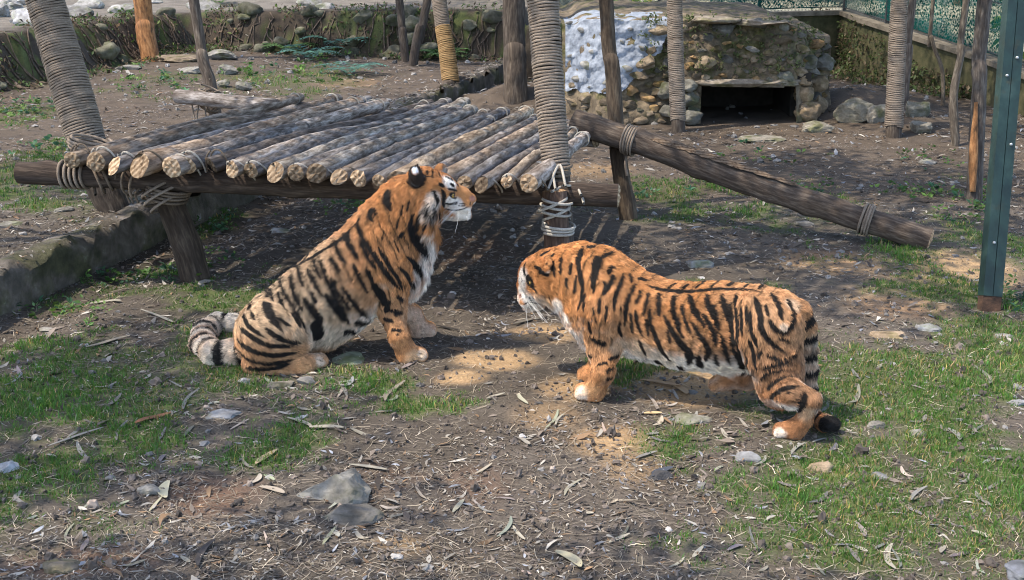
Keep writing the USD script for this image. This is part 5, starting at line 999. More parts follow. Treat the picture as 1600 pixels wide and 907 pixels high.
    def build(self, name, label, strands, seed):
        root = thing(name, label, "tiger", self.o)
        c = self.colour(self.v, self.nv)
        b = mesh("body", (self.world(self.v), self.f), "tiger_skin", root, prim={"tint": c})
        rng = np.random.default_rng(seed)
        tri = self.v[self.f]; area = np.linalg.norm(np.cross(tri[:, 1] - tri[:, 0], tri[:, 2] - tri[:, 0]), axis=1)
        pick = rng.choice(len(self.f), strands, p=area / area.sum()); u = rng.random((strands, 2)); u = np.where(u.sum(1, keepdims=True) > 1, 1 - u, u)
        bary = np.stack([1 - u.sum(1), u[:, 0], u[:, 1]], 1)
        lerp = lambda a: (a[self.f[pick]] * (bary[..., None] if a.ndim == 2 else bary)).sum(1)
        p, n, ln, fl = lerp(self.v), unit(lerp(self.nv)), lerp(self.fur), lerp(self.flow)
        col = self.colour(p, n)
        clump = fbm(p * 26, 2, 3)[:, None] - .5
        cl2 = np.stack([fbm(p * 30 + 9, 2, 7), fbm(p * 30 + 19, 2, 8), fbm(p * 30 + 29, 2, 9)], 1) - .5
        fl = fl - n * (fl * n).sum(1, keepdims=True); fl = unit(fl + 1e-6) + cl2 * 1.3 + rng.normal(0, .12, p.shape)
        d = unit(fl + n * (.42 + .85 * clump))
        ln = ln * rng.uniform(.6, 1.15, strands)
        ln = np.where((p[:, 2] < .05), np.minimum(ln, .012), ln)[:, None]
        pts = np.stack([p - n * .003, p + d * ln * .35 + n * ln * .06, p + d * ln * .7 + n * ln * .03, p + d * ln + fl * ln * .12 - [0, 0, .12] * ln], 1)
        pts[..., 2] = np.maximum(pts[..., 2], .004)
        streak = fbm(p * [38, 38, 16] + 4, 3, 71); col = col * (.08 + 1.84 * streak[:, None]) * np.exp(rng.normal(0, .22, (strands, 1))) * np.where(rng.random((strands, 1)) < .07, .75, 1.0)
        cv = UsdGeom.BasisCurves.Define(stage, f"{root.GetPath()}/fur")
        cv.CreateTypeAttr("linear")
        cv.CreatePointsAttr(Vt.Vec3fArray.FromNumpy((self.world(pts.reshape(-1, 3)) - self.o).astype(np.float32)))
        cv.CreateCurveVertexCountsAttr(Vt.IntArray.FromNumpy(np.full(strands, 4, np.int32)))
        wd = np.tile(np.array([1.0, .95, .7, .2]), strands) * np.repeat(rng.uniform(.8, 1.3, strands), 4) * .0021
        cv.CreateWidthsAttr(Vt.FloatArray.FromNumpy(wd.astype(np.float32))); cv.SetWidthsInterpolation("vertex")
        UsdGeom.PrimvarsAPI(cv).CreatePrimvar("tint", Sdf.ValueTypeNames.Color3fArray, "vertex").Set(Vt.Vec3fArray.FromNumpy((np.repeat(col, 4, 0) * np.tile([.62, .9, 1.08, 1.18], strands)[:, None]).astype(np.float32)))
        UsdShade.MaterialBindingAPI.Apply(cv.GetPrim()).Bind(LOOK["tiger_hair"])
        mark(cv.GetPrim(), kind="stuff")
        return root

ORANGE, TAN, PALE = np.array([.45, .205, .075]), np.array([.50, .36, .23]), np.array([.62, .50, .36])
WHITE = (.74, .69, .62)
def tail_rings(centers, first, period, duty, from_s=0.0):
    pts = smooth_path(centers, 60); cum = np.concatenate([[0], np.cumsum(np.linalg.norm(np.diff(pts, axis=0), axis=1))])
    tr = cKDTree(pts)
    def f(p, jit):
        d, i = tr.query(p); a = cum[i] + jit * .9
        ring = np.abs(((a - first) / period) % 1 - .5) * 2          # 1 at the middle of a ring
        k = sstep(ring, 1 - duty - .12, 1 - duty + .12)
        k = np.where(a > cum[-1] - .05, 1.0, k)
        return np.where(cum[i] > from_s, k, 0), d
    return f, cum[-1]

def coat(t, p, n):
    """Orange back, tan flanks, pale belly, chest and inner legs."""
    f = fbm(p * 7, 3, 21)[:, None] - .5
    c = ORANGE * (1 + .35 * f) + 0 * p
    low = np.clip(sstep(.62 - p[:, 2], 0.0, .35) * t.tan + sstep(t.rear - p[:, 0], 0, .5) * t.rearw + .6 * (fbm(p * 4 + 3, 3, 9) - .5), 0, 1)[:, None] * (.35 + .65 * sstep(p[:, 2], .16, .40))[:, None]
    c = c * (1 - low) + TAN * (1 + .3 * f) * low
    if t is A: c = c * (1 - .42 * (sstep(-p[:, 0], .75, 1.0) * sstep(.62 - p[:, 2], 0, .2))[:, None] * [.8, 1, 1.1])  # shade on the standing tiger's hindquarters painted into the coat
    ph = (p[:, 0] + .30 * p[:, 2] + .07 * (fbm(p * 5, 3, 61) - .5)) / .072; line = 1 - np.abs((ph % 1) * 2 - 1)
    thin = sstep(line, .72, .94) * sstep(fbm(p * 6 + 2, 3, 62), .47, .60) * sstep(p[:, 2], .30, .42) * sstep(t.neck - p[:, 0], -.1, .15)
    c = c * (1 - .78 * thin[:, None]) + np.array([.03, .02, .012]) * .78 * thin[:, None]
    under = sstep(-n[:, 2], .25, .75) * sstep(p[:, 2], .12, .22)
    inner = sstep(-np.sign(p[:, 1]) * n[:, 1], .2, .8) * sstep(.5 - p[:, 2], 0, .1) * sstep(np.abs(p[:, 1]), .03, .07) * .8 * np.where(p[:, 1] > 0, .45, 1)
    front = sstep(n[:, 0], .45, .85) * sstep(.13 - np.abs(p[:, 1]), 0, .05) * sstep(p[:, 2], t.chest[0], t.chest[0] + .1) * sstep(t.chest[1] - p[:, 2], 0, .1)
    k = np.maximum.reduce([under, inner, front])[:, None]
    return c * (1 - k) + np.array(WHITE) * (1 + .2 * f) * k

def face_parts(t, root, eyes, nose, whisk, rx):
    """Eyes (with pupil), nose leather, whiskers. eyes: local centres; whisk: (roots centre, direction forward, side sign list)."""
    for e, dirn in eyes:
        s = _ico[3]
        ev = s.vertices * .0155 + e
        eye = mesh("eye", (t.world(ev), s.faces), "eye_amber", root)
        pv = s.vertices * .0095 + e + unit(dirn) * .0078
        mesh("pupil", (t.world(pv), s.faces), "eye_black", eye)
    rng = np.random.default_rng(77); vs = []
    for c, fw, side in whisk:
        for i in range(11):
            r0 = c + rng.normal(0, .012, 3) * [1, .4, 1]
            d = unit(np.array([-.85 + rng.normal(0, .25), side * .7, -.40 + rng.normal(0, .22)]))
            L = rng.uniform(.09, .16); u = np.linspace(0, 1, 6)[:, None]
            q = r0 + d * L * u + np.array([-.05, 0, -.06]) * u ** 2 * L / .12
            v, f, _ = ring_tube(t.world(q), .0009, 3); vs.append((v, f))
    mesh("whiskers", join(vs), "whisker_white", root, kind="stuff")

A = None
# ---- the sitting tiger, facing right
B = Tiger(G(635, 545)[:2], math.radians(18), (280, 230, 2.326), False)
B.tan, B.chest, B.rear, B.rearw, B.neck = .45, (.30, .80), -.25, .9, .10
J, JG = B.J, B.JG
B.chain([(J(880, 150, 0), 70), (J(820, 215, 0), 104), (J(770, 300, 0), 130), (J(715, 395, 0), 152), (J(610, 490, 0), 158), (J(490, 580, 0), 150), (J(375, 655, 0), 138), (J(325, 700, 0), 118)], q=.80, k=.05, fur=.025)
B.bone(J(860, 330, 0), J(815, 470, 0), 78, 85, q=.8, k=.06, fur=.05)
B.bone(J(590, 590, 0), J(520, 650, 0), 92, 80, q=.85, k=.07, fur=.04)
for sd in (-1, 1):                                                       # forelegs
    if sd < 0: paw, toe = JG(832, 757, .05), JG(872, 757, .04)
    else: paw, toe = JG(872, 664, .05), JG(905, 664, .04)
    B.chain([(J(755, 430, sd * .12), 90), (J(772, 590, sd * .145), 51), (J(797, 690, paw[1]), 31) if sd < 0 else (J(846, 610, paw[1] * .95), 34), (paw + [-.005, 0, .012], 37)], q=1, k=.04, fur=.016)
    B.bone(paw, toe, 37, 31, k=.03, fur=.012)
    w = toe[1] - paw[1]
    for o in (-.045, -.016, .016, .045):                                 # four toes
        e = toe + [.022 - abs(o) * .4, o, -.004]; B.bone(toe * .5 + paw * .5 + [0, o * .8, 0], e, 17, 19, k=.006, fur=.006)
for sd in (-1, 1):                                                       # shoulder muscle
    B.bone(J(722, 325, sd * .145), J(752, 455, sd * .185), 46, 58, k=.035, fur=.022)
for sd in (-1, 1):                                                       # folded hind legs
    foot = JG(448, 797, .052); foot = foot if sd < 0 else foot * [1, -1, 1]
    B.chain([(J(318, 670, sd * .10), 110), (J(345, 690, sd * .17), 112), (J(400, 700, sd * .18), 78)], q=.9, k=.05, fur=.025)
    B.chain([(J(300, 760, sd * .17), 78), (J(285, 790, sd * .17), 50), (foot, 40)], q=.9, k=.04, fur=.016)
    toe = JG(512, 779, .045); toe = toe if sd < 0 else toe * [1, -1, 1]
    B.bone(foot, toe, 38, 31, k=.03, fur=.012)
    for o in (-.04, -.013, .013, .04): B.bone(toe * .6 + foot * .4 + [0, o * .8, 0], toe + [.02 - abs(o) * .3, o, -.004], 16, 18, k=.006, fur=.006)
tailB = [JG(245, 745, .085), JG(185, 752, .07), JG(125, 752, .065), JG(85, 715, .06), JG(92, 672, .06), JG(135, 645, .055), JG(195, 645, .055), JG(250, 640, .05)]
B.chain(list(zip(tailB, [54, 47, 45, 43, 41, 37, 33, 28])), k=.03, fur=.024)
# head
hd = unit(J(1040, 205, 0) - J(900, 150, 0)); up = unit(np.array([-hd[2], 0, hd[0]])); sdw = np.array([0, 1.0, 0])
C0 = J(925, 158, 0); S0 = B.rad(C0, 1)
B.bone(J(895, 150, 0), J(945, 160, 0), 74, 64, q=1.02, k=.03, fur=.016, flow=-hd - [0, 0, .2])
B.bone(J(960, 150, 0), J(1035, 172, 0), 38, 24, q=1.05, k=.035, fur=.008, flow=-hd)            # forehead to bridge of nose
B.bone(J(1010, 180, 0), J(1058, 190, 0), 30, 21, q=1.15, k=.02, fur=.006, flow=-hd)            # nose
for sd in (-1, 1):
    B.bone(J(1000, 205, sd * .03), J(1038, 214, sd * .035), 34, 27, k=.02, fur=.008, flow=-hd)     # whisker pads
    B.bone(J(905, 212, sd * .095), J(888, 278, sd * .11), 50, 44, k=.04, fur=.060, flow=-hd * .8 + [0, 0, -1.0])  # ruff
    B.bone(J(960, 175, sd * .07), J(985, 180, sd * .05), 32, 22, k=.03, fur=.010, flow=-hd)        # cheekbone
    B.bone(J(985, 143, sd * .048), J(1003, 150, sd * .042), 16, 11, k=.02, fur=.006, flow=-hd)     # brow
    e0 = J(862, 106, sd * .110)
    if sd > 0: e0 = J(953, 96, .10)
    ax = np.stack([unit(np.array([.35, sd * .75, .1])), unit(np.cross([0, 0, 1.0], [.35, sd * .75, .1])), [0, 0, 1.0]])
    B.ell(e0, [.034, .060, .072], ax, k=.014, fur=.012, flow=(-.2, 0, 1))
    ecar = e0 + np.array([.032, -sd * .022, .012]); B.ell(ecar, [.026, .042, .054], ax, k=.008, carve=True)
B.bone(J(985, 232, 0), J(1040, 243, 0), 34, 24, k=.02, fur=.012, flow=-hd - [0, 0, .5])        # chin
B.body()
tb, LB = tail_rings(tailB, .03, .150, .34)
pB = np.array(tailB)
eyeB = [J(994, 176, -.075), J(994, 176, -.075) * [1, -1, 1]]
def extraB(t, p, n, jit):
    k, d = tb(p, jit); k = np.where((d < .11) & (p[:, 2] < .2) & (p[:, 0] < tailB[0][0] + .03), k, 0)
    ear = np.zeros(len(p))
    for sd in (-1, 1):
        e0 = J(862, 106, -.110) if sd < 0 else J(953, 96, .10)
        q = p - e0; r = np.linalg.norm(q / [.075, .070, .088], axis=1); spot = np.linalg.norm(q - np.array([-.012, sd * .034, .044]), axis=1)
        ear = np.maximum(ear, sstep(1.12 - r + jit * 6, 0, .18) * (sstep(spot + jit, .024, .034) if sd < 0 else .35) * (.97 if sd < 0 else 1))
    return np.maximum(k, ear)
B.extra = extraB
m0 = dict(mirror=False); soft = dict(taper=(.4, .4))
sB = [([(765, 155), (755, 190), (772, 235)], [20, 24, 10]), ([(705, 220), (695, 245), (706, 272)], 13), ([(712, 222), (716, 246)], 8),
      ([(665, 240), (652, 280), (682, 350), (722, 410), (762, 470), (805, 520)], [8, 14, 15, 14, 12, 8]), ([(625, 295), (615, 335), (640, 380), (656, 412)], 15), ([(600, 310), (606, 342)], 10),
      ([(570, 340), (582, 382), (612, 428)], 11), ([(510, 390), (520, 430), (545, 490), (562, 522), (582, 575), (622, 640)], [8, 10, 13, 18, 24, 20]), ([(490, 400), (500, 440), (522, 482)], 10),
      ([(550, 395), (570, 430), (592, 462)], 9), ([(465, 440), (490, 480), (522, 545)], 10), ([(435, 425), (440, 465), (456, 512)], 12), ([(410, 460), (416, 512), (437, 578)], 13),
      ([(383, 460), (372, 482), (386, 530), (420, 580), (450, 640), (458, 680)], 9), ([(453, 540), (488, 590), (524, 645)], [10, 22, 20]), ([(500, 640), (510, 690)], 40), ([(530, 530), (570, 580), (612, 632)], [12, 22, 26]),
      ([(308, 560), (328, 612), (372, 674)], [22, 28, 14]), ([(320, 505), (326, 548)], 10), ([(336, 512), (346, 560)], 9), ([(254, 575), (272, 632)], 13), ([(282, 545), (258, 568)], 8),
      ([(408, 598), (442, 655)], 16), ([(235, 605), (252, 650), (312, 694)], 10), ([(217, 650), (262, 690), (332, 722), (432, 716)], 11), ([(308, 655), (360, 694), (442, 712)], 13),
      ([(208, 690), (260, 735), (342, 757), (432, 746)], 13), ([(203, 722), (250, 768), (332, 787), (422, 770)], 13), ([(240, 800), (322, 806), (402, 786)], 15), ([(195, 700), (215, 760)], 7),
      ([(722, 360), (762, 430), (802, 492), (812, 524)], 9), ([(680, 430), (700, 480), (742, 540), (762, 585)], 11), ([(790, 430), (832, 472), (858, 508)], [8, 14, 20]), ([(822, 395), (850, 425), (872, 450)], 8),
      ([(835, 268), (862, 330), (908, 392)], [22, 40, 24]), ([(840, 402), (870, 432), (884, 470)], 13), ([(590, 500), (650, 582), (702, 622)], 13), ([(640, 632), (702, 640)], 20), ([(600, 668), (672, 682)], 20),
      ([(700, 490), (735, 540), (745, 580)], [10, 30, 16]), ([(762, 555), (750, 602)], 14), ([(735, 640), (800, 654)], 9), ([(752, 690), (800, 680)], 7), ([(780, 610), (812, 600)], 7),
      ([(648, 275), (602, 322), (512, 384), (422, 438), (345, 490), (285, 552)], 7), ([(820, 300), (800, 330)], 7), ([(850, 240), (842, 280)], 9), ([(872, 250), (868, 300)], 8), ([(895, 270), (890, 312)], 7),
      ]
fS = [([(925, 158), (936, 182), (940, 205)], [8, 13, 10]), ([(953, 152), (964, 178), (960, 212), (975, 225)], [8, 14, 12, 8]), ([(904, 84), (905, 106)], 11), ([(922, 90), (920, 112)], 10), ([(890, 106), (930, 112)], 5),
      ([(942, 92), (952, 112)], 7), ([(952, 138), (960, 142)], [17, 15], dict(taper=None)), ([(973, 111), (980, 115)], [13, 12], dict(taper=None)), ([(989, 120), (992, 121)], [12, 12], dict(taper=None)), ([(991, 138), (997, 141)], [14, 12], dict(taper=None)), ([(1010, 137), (1013, 142)], [9, 9], dict(taper=None)),
      ([(975, 152), (995, 156), (1012, 160)], 9), ([(968, 203), (985, 208), (1003, 206), (1014, 196)], 10), ([(984, 178), (988, 172), (1004, 168)], 10), ([(984, 178), (1000, 186), (1010, 184)], 8),
      ([(965, 226), (1000, 230), (1030, 226), (1052, 216)], 6), ([(1058, 199), (1056, 212)], 6, m0), ([(905, 200), (915, 235), (930, 255)], 11), ([(890, 215), (905, 250), (915, 272)], 10), ([(1016, 206), (1044, 208)], 4), ([(1012, 212), (1042, 214)], 4)]
bB = [(859, 82, 17, (.72, .76, .80), .95, False), (1040, 248, 38, (.74, .69, .62), .9, False), (985, 128, 34, (.78, .74, .68), .95), (985, 193, 20, WHITE, .9), (930, 190, 34, (.66, .60, .52), .8), (915, 235, 38, (.66, .60, .52), .75), (1005, 215, 36, (.74, .69, .62), .9), (1030, 240, 30, (.70, .65, .58), .9, False), (950, 250, 40, (.62, .56, .48), .8),
      (905, 370, 45, WHITE, .9), (880, 440, 45, WHITE, .85), (860, 500, 30, WHITE, .7), (510, 690, 75, (.62, .52, .40), .7), (580, 690, 70, (.60, .50, .38), .7), (1066, 188, 14, (.36, .17, .12), .9, False),
      (855, 770, 40, (.60, .42, .25), .6), (885, 752, 25, (.70, .58, .44), .7), (512, 780, 24, (.70, .58, .45), .7), (450, 785, 40, (.50, .28, .13), .7), (900, 662, 30, (.62, .48, .33), .7), (432, 690, 32, (.6, .45, .29), .5)]
for q in range(12):                                                      # pale ground colour of the tail
    bB += [(smooth_path(tailB, 12)[q], 0, 62, (.74, .66, .54), .85, False)]
sB += [([(655, 330), (690, 400), (720, 450)], 7), ([(630, 420), (660, 480), (690, 530)], 8), ([(555, 470), (590, 540), (630, 600)], 8), ([(430, 530), (450, 600)], 8), ([(480, 520), (500, 570)], 8), ([(360, 520), (380, 590)], 8), ([(740, 620), (780, 636)], 8), ([(760, 590), (800, 600)], 8), ([(770, 665), (805, 668)], 6), ([(790, 540), (815, 560)], 8), ([(350, 620), (400, 650)], 9), ([(255, 680), (300, 715)], 8), ([(640, 560), (670, 610)], 8)]
sB = [(q[0], np.maximum(np.atleast_1d(q[1]), 9) * 1.05 + 7.0, *q[2:]) for q in sB] + [(q[0], np.atleast_1d(q[1]) * 1.05, *q[2:]) for q in fS]
sB += [([(925, 158), (936, 182), (940, 208)], [12, 18, 14]), ([(953, 152), (964, 178), (961, 212), (975, 226)], [12, 18, 17, 12]), ([(928, 212), (936, 250)], 13), ([(946, 225), (951, 264)], 12), ([(916, 250), (924, 292)], 13), ([(898, 268), (903, 322)], 13), ([(880, 232), (876, 272)], 12), ([(905, 205), (912, 240)], 12), ([(838, 190), (828, 235)], 10), ([(815, 205), (806, 250)], 9), ([(800, 250), (790, 300)], 9), ([(815, 320), (840, 370)], 9), ([(780, 330), (800, 385)], 8), ([(745, 300), (735, 340)], 7)]
sB += [([(866, 748), (893, 757)], 3), ([(858, 762), (884, 770)], 3), ([(846, 772), (868, 782)], 3), ([(492, 770), (520, 780)], 3), ([(890, 655), (918, 664)], 3), ([(884, 666), (910, 674)], 3)]  # shaded gaps between the toes painted as dark lines
B.paint(sB, bB, coat)
rB = B.build("tiger", "sitting tiger facing right, upright on its haunches in front of the log platform", 150000, 5)
face_parts(B, rB, [(B.hit(994, 177) + [0.002, .006, 0], np.array([.6, -.75, .1])), ((B.hit(994, 177) + [0.002, .006, 0]) * [1, -1, 1], np.array([.6, .75, .1]))], None,
           [(B.hit(1015, 210), hd, -1), (B.hit(1015, 210) * [1, -1, 1], hd, 1)], None)

# ---- the standing tiger, walking left
A = Tiger(G(925, 600)[:2], math.radians(180 - 27), (780, 360, 2.591), False)
A.tan, A.chest, A.rear, A.rearw, A.neck = .42, (.25, .62), -.7, .35, .25
J, JG = A.J, A.JG
A.chain([(J(200, 190, 0), 100), (J(290, 195, 0), 128), (J(370, 235, 0), 160), (J(430, 280, 0), 185), (J(600, 355, 0), 160), (J(760, 390, 0), 168), (J(900, 390, 0), 172), (J(1040, 385, 0), 158), (J(1130, 365, 0), 118)], q=.74, k=.06, fur=.023)
A.bone(J(360, 330, 0), J(390, 420, 0), 105, 70, q=.8, k=.06, fur=.035)
A.bone(J(370, 150, -.10), J(430, 330, -.17), 40, 60, k=.05, fur=.02)
A.bone(J(370, 150, .10), J(430, 330, .17), 40, 60, k=.05, fur=.02)
A.bone(J(520, 405, 0), J(880, 462, 0), 84, 88, q=.75, k=.08, fur=.045)
A.bone(J(330, 90, 0), J(440, 140, 0), 30, 45, q=.8, k=.08, fur=.035)
for sd in (-1, 1):
    if sd < 0: wr, paw, toe = None, JG(385, 655, .055), JG(338, 655, .042)
    else: wr, paw, toe = None, JG(385, 588, .055), JG(352, 585, .042)
    l = paw[1]
    A.chain([(J(430, 330, sd * .13), 120), (J(425, 465, sd * .14), 66), (J(418, 575, l) if sd < 0 else J(410, 540, l), 38), (paw + [0, 0, .015], 40)], k=.05, fur=.018)
    A.bone(paw, toe, 41, 35, k=.03, fur=.012)
    for o in (-.047, -.016, .016, .047): A.bone(toe * .5 + paw * .5 + [0, o * .8, 0], toe + [.024 - abs(o) * .4, o, -.004], 19, 20, k=.006, fur=.006)
paw, toe = JG(1195, 812, .055), JG(1140, 812, .042)
A.chain([(J(1090, 410, -.10), 140), (J(1125, 560, -.145), 98), (J(1135, 640, -.15), 78), (J(1190, 668, paw[1]), 52), (J(1262, 692, paw[1]), 37)], q=.9, k=.05, fur=.022)
A.chain([(J(1262, 692, paw[1]), 37), (J(1232, 770, paw[1]), 31), (paw + [0, 0, .01], 36)], k=.03, fur=.014)
A.bone(paw, toe, 42, 35, k=.03, fur=.012)
for o in (-.045, -.015, .015, .045): A.bone(toe * .5 + paw * .5 + [0, o * .8, 0], toe + [.022 - abs(o) * .4, o, -.004], 18, 19, k=.006, fur=.006)
A.bone(J(1020, 320, -.12), J(1075, 520, -.175), 62, 72, k=.035, fur=.022)
fp, ft = J(925, 606, .10), J(880, 622, .10)                              # the far hind leg swings forward, its paw off the ground
A.chain([(J(1060, 420, .10), 130), (J(980, 540, .13), 80), (J(1010, 590, .12), 45), (fp, 36)], q=.9, k=.05, fur=.02)
A.bone(fp, ft, 36, 31, k=.03, fur=.012)
for o in (-.04, -.013, .013, .04): A.bone(ft * .5 + fp * .5 + [0, o * .8, 0], ft + [.018 - abs(o) * .3, o, -.008], 15, 16, k=.006, fur=.008)
tailA = [J(1150, 300, .0), J(1205, 330, .02), J(1232, 400, .04), J(1240, 480, .05), J(1243, 560, .06), J(1242, 640, .05), J(1246, 710, .02), J(1275, 770, -.02), JG(1318, 785, .07), JG(1352, 786, .06)]
A.chain(list(zip(tailA, [46, 47, 45, 42, 40, 37, 34, 31, 28, 24])), k=.025, fur=.026)
# head, lowered
hd = unit(J(85, 262, 0) - J(190, 185, 0))
A.bone(J(205, 175, 0), J(165, 195, 0), 92, 84, q=1.0, k=.04, fur=.02, flow=-hd)
A.bone(J(150, 170, 0), J(105, 225, 0), 56, 34, q=1.05, k=.035, fur=.01, flow=-hd)
A.bone(J(120, 215, 0), J(95, 272, 0), 36, 24, q=1.15, k=.02, fur=.006, flow=-hd)
for sd in (-1, 1):
    A.bone(J(135, 255, sd * .032), J(108, 284, sd * .036), 38, 29, k=.02, fur=.01, flow=-hd)
    A.bone(J(190, 235, sd * .085), J(225, 275, sd * .09), 50, 34, k=.05, fur=.045, flow=(-.8, 0, -1))
    A.bone(J(165, 215, sd * .075), J(140, 225, sd * .055), 40, 28, k=.03, fur=.012, flow=-hd)
    A.bone(J(128, 195, sd * .05), J(118, 205, sd * .045), 18, 13, k=.02, fur=.006, flow=-hd)
    e0 = J(190, 140, sd * .128); axd = unit(np.array([.45, sd * .7, .25])); a2 = unit(np.cross([0, 0, 1.0], axd))
    ax = np.stack([axd, a2, np.cross(axd, a2)])
    A.ell(e0, [.030, .054, .062], ax, k=.012, fur=.014, flow=(-.6, 0, .8))
    A.ell(e0 + axd * .028 + [0.01, 0, .008], [.022, .034, .042], ax, k=.008, carve=True)
A.bone(J(150, 288, 0), J(118, 305, 0), 34, 24, k=.02, fur=.016, flow=(-.5, 0, -.8))
A.body()
ta, LA = tail_rings(tailA, .045, .112, .46, .07)
def extraA(t, p, n, jit):
    k, d = ta(p, jit); k = np.where((d < .105) & (p[:, 0] < tailA[1][0] + .035), k, 0)
    return k
A.extra = extraA
sA = [([(335, 62), (322, 110), (326, 180), (336, 240), (330, 300), (320, 362)], [24, 24, 18, 14, 10, 8]), ([(402, 100), (386, 160), (380, 220), (386, 252)], [36, 32, 20, 10]), ([(395, 112), (460, 92)], 14), ([(350, 68), (385, 66)], 14),
      ([(250, 108), (245, 182)], 11), ([(292, 128), (284, 184)], 11), ([(462, 178), (440, 222), (420, 262)], 18), ([(500, 172), (480, 232), (466, 282), (460, 362)], [14, 13, 10, 7]), ([(552, 212), (520, 272), (510, 322), (505, 392)], 13),
      ([(577, 238), (545, 302)], 10), ([(602, 248), (590, 302), (580, 352)], 11), ([(550, 318), (556, 382), (577, 432)], 9), ([(610, 298), (605, 372), (630, 432), (652, 482), (694, 532)], [9, 13, 15, 16, 14]), ([(645, 250), (640, 302), (646, 352)], 15),
      ([(660, 338), (692, 402), (732, 462), (767, 502), (760, 545)], [8, 16, 24, 34, 30]), ([(706, 258), (700, 310), (711, 362), (732, 404)], 17), ([(735, 298), (746, 362), (772, 424)], 11), ([(765, 258), (786, 322), (814, 374)], 19),
      ([(772, 368), (812, 432), (842, 482), (828, 535)], [8, 18, 22, 14]), ([(835, 256), (846, 312), (872, 362), (888, 424)], [16, 20, 16, 12]), ([(820, 338), (862, 412), (873, 476)], 16), ([(895, 256), (911, 322), (936, 382), (942, 452), (936, 495)], 21),
      ([(955, 256), (961, 332), (966, 402), (966, 455)], 17), ([(986, 278), (981, 352), (986, 424)], 11), ([(1015, 318), (1021, 402), (1048, 474)], 13), ([(1030, 266), (1056, 342), (1062, 402), (1112, 462), (1164, 494)], [16, 20, 17, 14, 12]),
      ([(1090, 358), (1122, 402), (1172, 417)], 13), ([(1095, 256), (1132, 312), (1142, 364)], 15), ([(1158, 276), (1188, 340), (1178, 392), (1155, 408)], 15), ([(588, 218), (652, 241), (762, 250), (862, 241), (962, 241), (1064, 252)], 10),
      ([(678, 238), (712, 219)], 8), ([(738, 242), (762, 220)], 8), ([(788, 242), (822, 214)], 9), ([(850, 238), (886, 208)], 10), ([(920, 230), (942, 206)], 14), ([(985, 236), (1010, 212)], 8), ([(1040, 240), (1062, 226)], 8), ([(560, 190), (600, 205)], 8),
      ([(940, 465), (972, 542), (986, 596)], [14, 22, 16]), ([(1034, 556), (1022, 625)], 24), ([(1064, 478), (1032, 585)], 15), ([(1052, 602), (1102, 572), (1196, 560)], 9), ([(1080, 642), (1132, 602), (1206, 590)], 15), ([(1090, 682), (1152, 642), (1214, 630)], 15),
      ([(985, 470), (1000, 540), (1010, 600)], 14), ([(1010, 430), (1030, 500), (1042, 560)], 12), ([(955, 430), (966, 490), (984, 545)], 12), ([(1060, 560), (1120, 545), (1185, 530)], 9), ([(1140, 714), (1202, 682)], 17), ([(1210, 735), (1226, 692), (1236, 648)], [14, 28, 20]), ([(1150, 522), (1206, 500)], 9), ([(1080, 500), (1152, 532)], 9), ([(1095, 545), (1165, 535)], 8), ([(560, 438), (592, 504)], 11), ([(628, 522), (652, 545)], 22), ([(720, 545), (740, 570)], 16), ([(892, 418), (912, 492), (932, 545)], 13), ([(800, 500), (812, 555)], 22), ([(868, 500), (880, 550)], 14),
      ([(140, 148), (192, 172)], 8), ([(158, 172), (202, 184)], 8), ([(190, 132), (217, 168)], 8), ([(380, 308), (396, 372)], 9), ([(372, 432), (432, 462)], 22), ([(440, 522), (484, 500)], 9), ([(430, 572), (462, 552)], 7), ([(1130, 430), (1180, 450)], 10), ([(435, 600), (460, 590)], 8),
      ([(330, 210), (345, 300)], 8), ([(520, 170), (535, 215)], 9), ([(455, 140), (440, 178)], 14), ([(420, 200), (432, 250)], 8), ([(272, 190), (268, 230)], 7), ([(160, 110), (205, 84)], 7), ([(180, 118), (222, 96)], 6),
      ]
fS = [([(106, 132), (100, 170), (108, 190)], [8, 14, 8]), ([(114, 182), (122, 206), (138, 232)], [16, 34, 20]), ([(135, 230), (150, 250)], 10), ([(120, 268), (128, 288)], 4), ([(132, 262), (140, 284)], 4), ([(100, 300), (122, 292), (160, 298)], 5), ([(170, 240), (176, 275)], 6), ([(195, 255), (205, 285)], 6)]
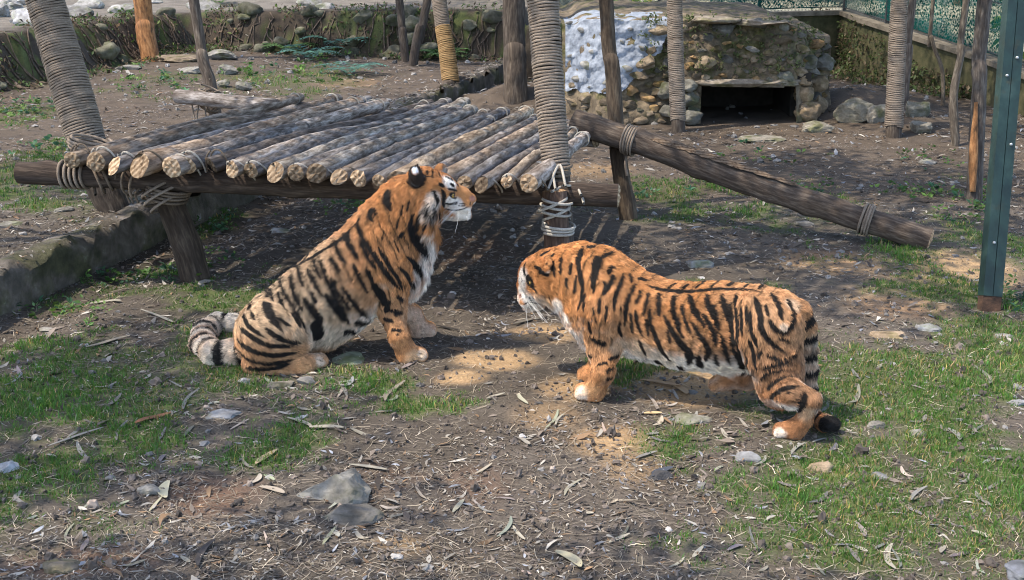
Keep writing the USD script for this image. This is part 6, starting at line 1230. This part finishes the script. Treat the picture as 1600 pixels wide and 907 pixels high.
bA = [(92, 185, 36, (.74, .70, .64), .9), (90, 218, 36, (.74, .70, .64), .92), (94, 252, 34, (.74, .70, .64), .92), (150, 300, 34, (.66, .60, .52), .8), (190, 290, 34, (.50, .36, .22), .6), (120, 213, 12, (.76, .72, .66), .5), (118, 280, 34, (.74, .70, .64), .9), (130, 305, 26, (.70, .65, .58), .9, False), (165, 275, 36, (.5, .36, .24), .6), (235, 300, 34, WHITE, .9), (265, 350, 30, WHITE, .85), (300, 410, 26, WHITE, .85),
      (560, 480, 60, (.70, .55, .38), .6), (660, 520, 60, (.74, .64, .5), .75), (760, 540, 60, (.76, .70, .60), .8), (850, 550, 50, (.74, .68, .58), .75), (480, 470, 45, (.66, .5, .34), .5), (900, 560, 40, (.7, .62, .5), .7),
      (330, 660, 40, (.74, .64, .52), .75), (375, 640, 40, (.56, .36, .18), .4), (1130, 830, 36, (.74, .66, .56), .75), (1240, 740, 40, (.56, .42, .28), .5), (885, 622, 44, (.50, .30, .15), .8), (868, 630, 20, (.66, .56, .44), .7), (1150, 390, 22, (.68, .58, .46), .7), (85, 268, 12, (.32, .17, .13), .9, False),
      (1180, 300, 40, (.66, .54, .40), .5)]
for q in range(3, 8):
    bA += [(smooth_path(tailA, 12)[q], 0, 56, (.68, .58, .46), .75, False)]
sA += [([(215, 120), (225, 190)], 8), ([(310, 180), (300, 260)], 9), ([(350, 250), (345, 330)], 9), ([(410, 270), (405, 340)], 9), ([(435, 300), (430, 370)], 9), ([(490, 300), (484, 390), (495, 430)], 9), ([(530, 330), (535, 420)], 9), ([(675, 400), (690, 460)], 9), ([(590, 360), (600, 430)], 8), ([(715, 380), (740, 440)], 9), ([(800, 320), (830, 400)], 9), ([(860, 300), (880, 350)], 9), ([(925, 290), (945, 360)], 9), ([(1000, 300), (1003, 380)], 8), ([(1075, 300), (1090, 350)], 8), ([(360, 360), (372, 420)], 9), ([(350, 500), (380, 510)], 7), ([(400, 545), (440, 535)], 7), ([(360, 560), (385, 565)], 6), ([(1130, 660), (1180, 655)], 9)]
sA = [(q[0], np.maximum(np.atleast_1d(q[1]), 9) * 1.05 + 7.0, *q[2:]) for q in sA] + [(q[0], np.atleast_1d(q[1]) * 1.15, *q[2:]) for q in fS]
sA += [([(322, 640), (312, 662)], 3), ([(340, 648), (330, 675)], 3), ([(362, 655), (356, 682)], 3), ([(1122, 808), (1108, 826)], 3), ([(1140, 818), (1128, 842)], 3), ([(1160, 824), (1152, 846)], 3)]  # dark lines painted for the shade between the toes
A.paint(sA, bA, coat)
rA = A.build("tiger", "standing tiger facing left, walking with lowered head and arched neck", 160000, 6)
face_parts(A, rA, [(A.hit(124, 212) + [-.002, .007, 0], np.array([.7, -.7, -.1])), ((A.hit(124, 212) + [-.002, .007, 0]) * [1, -1, 1], np.array([.7, .7, -.1]))], None,
           [(A.hit(118, 278), hd, -1), (A.hit(118, 278) * [1, -1, 1], hd, 1)], None)
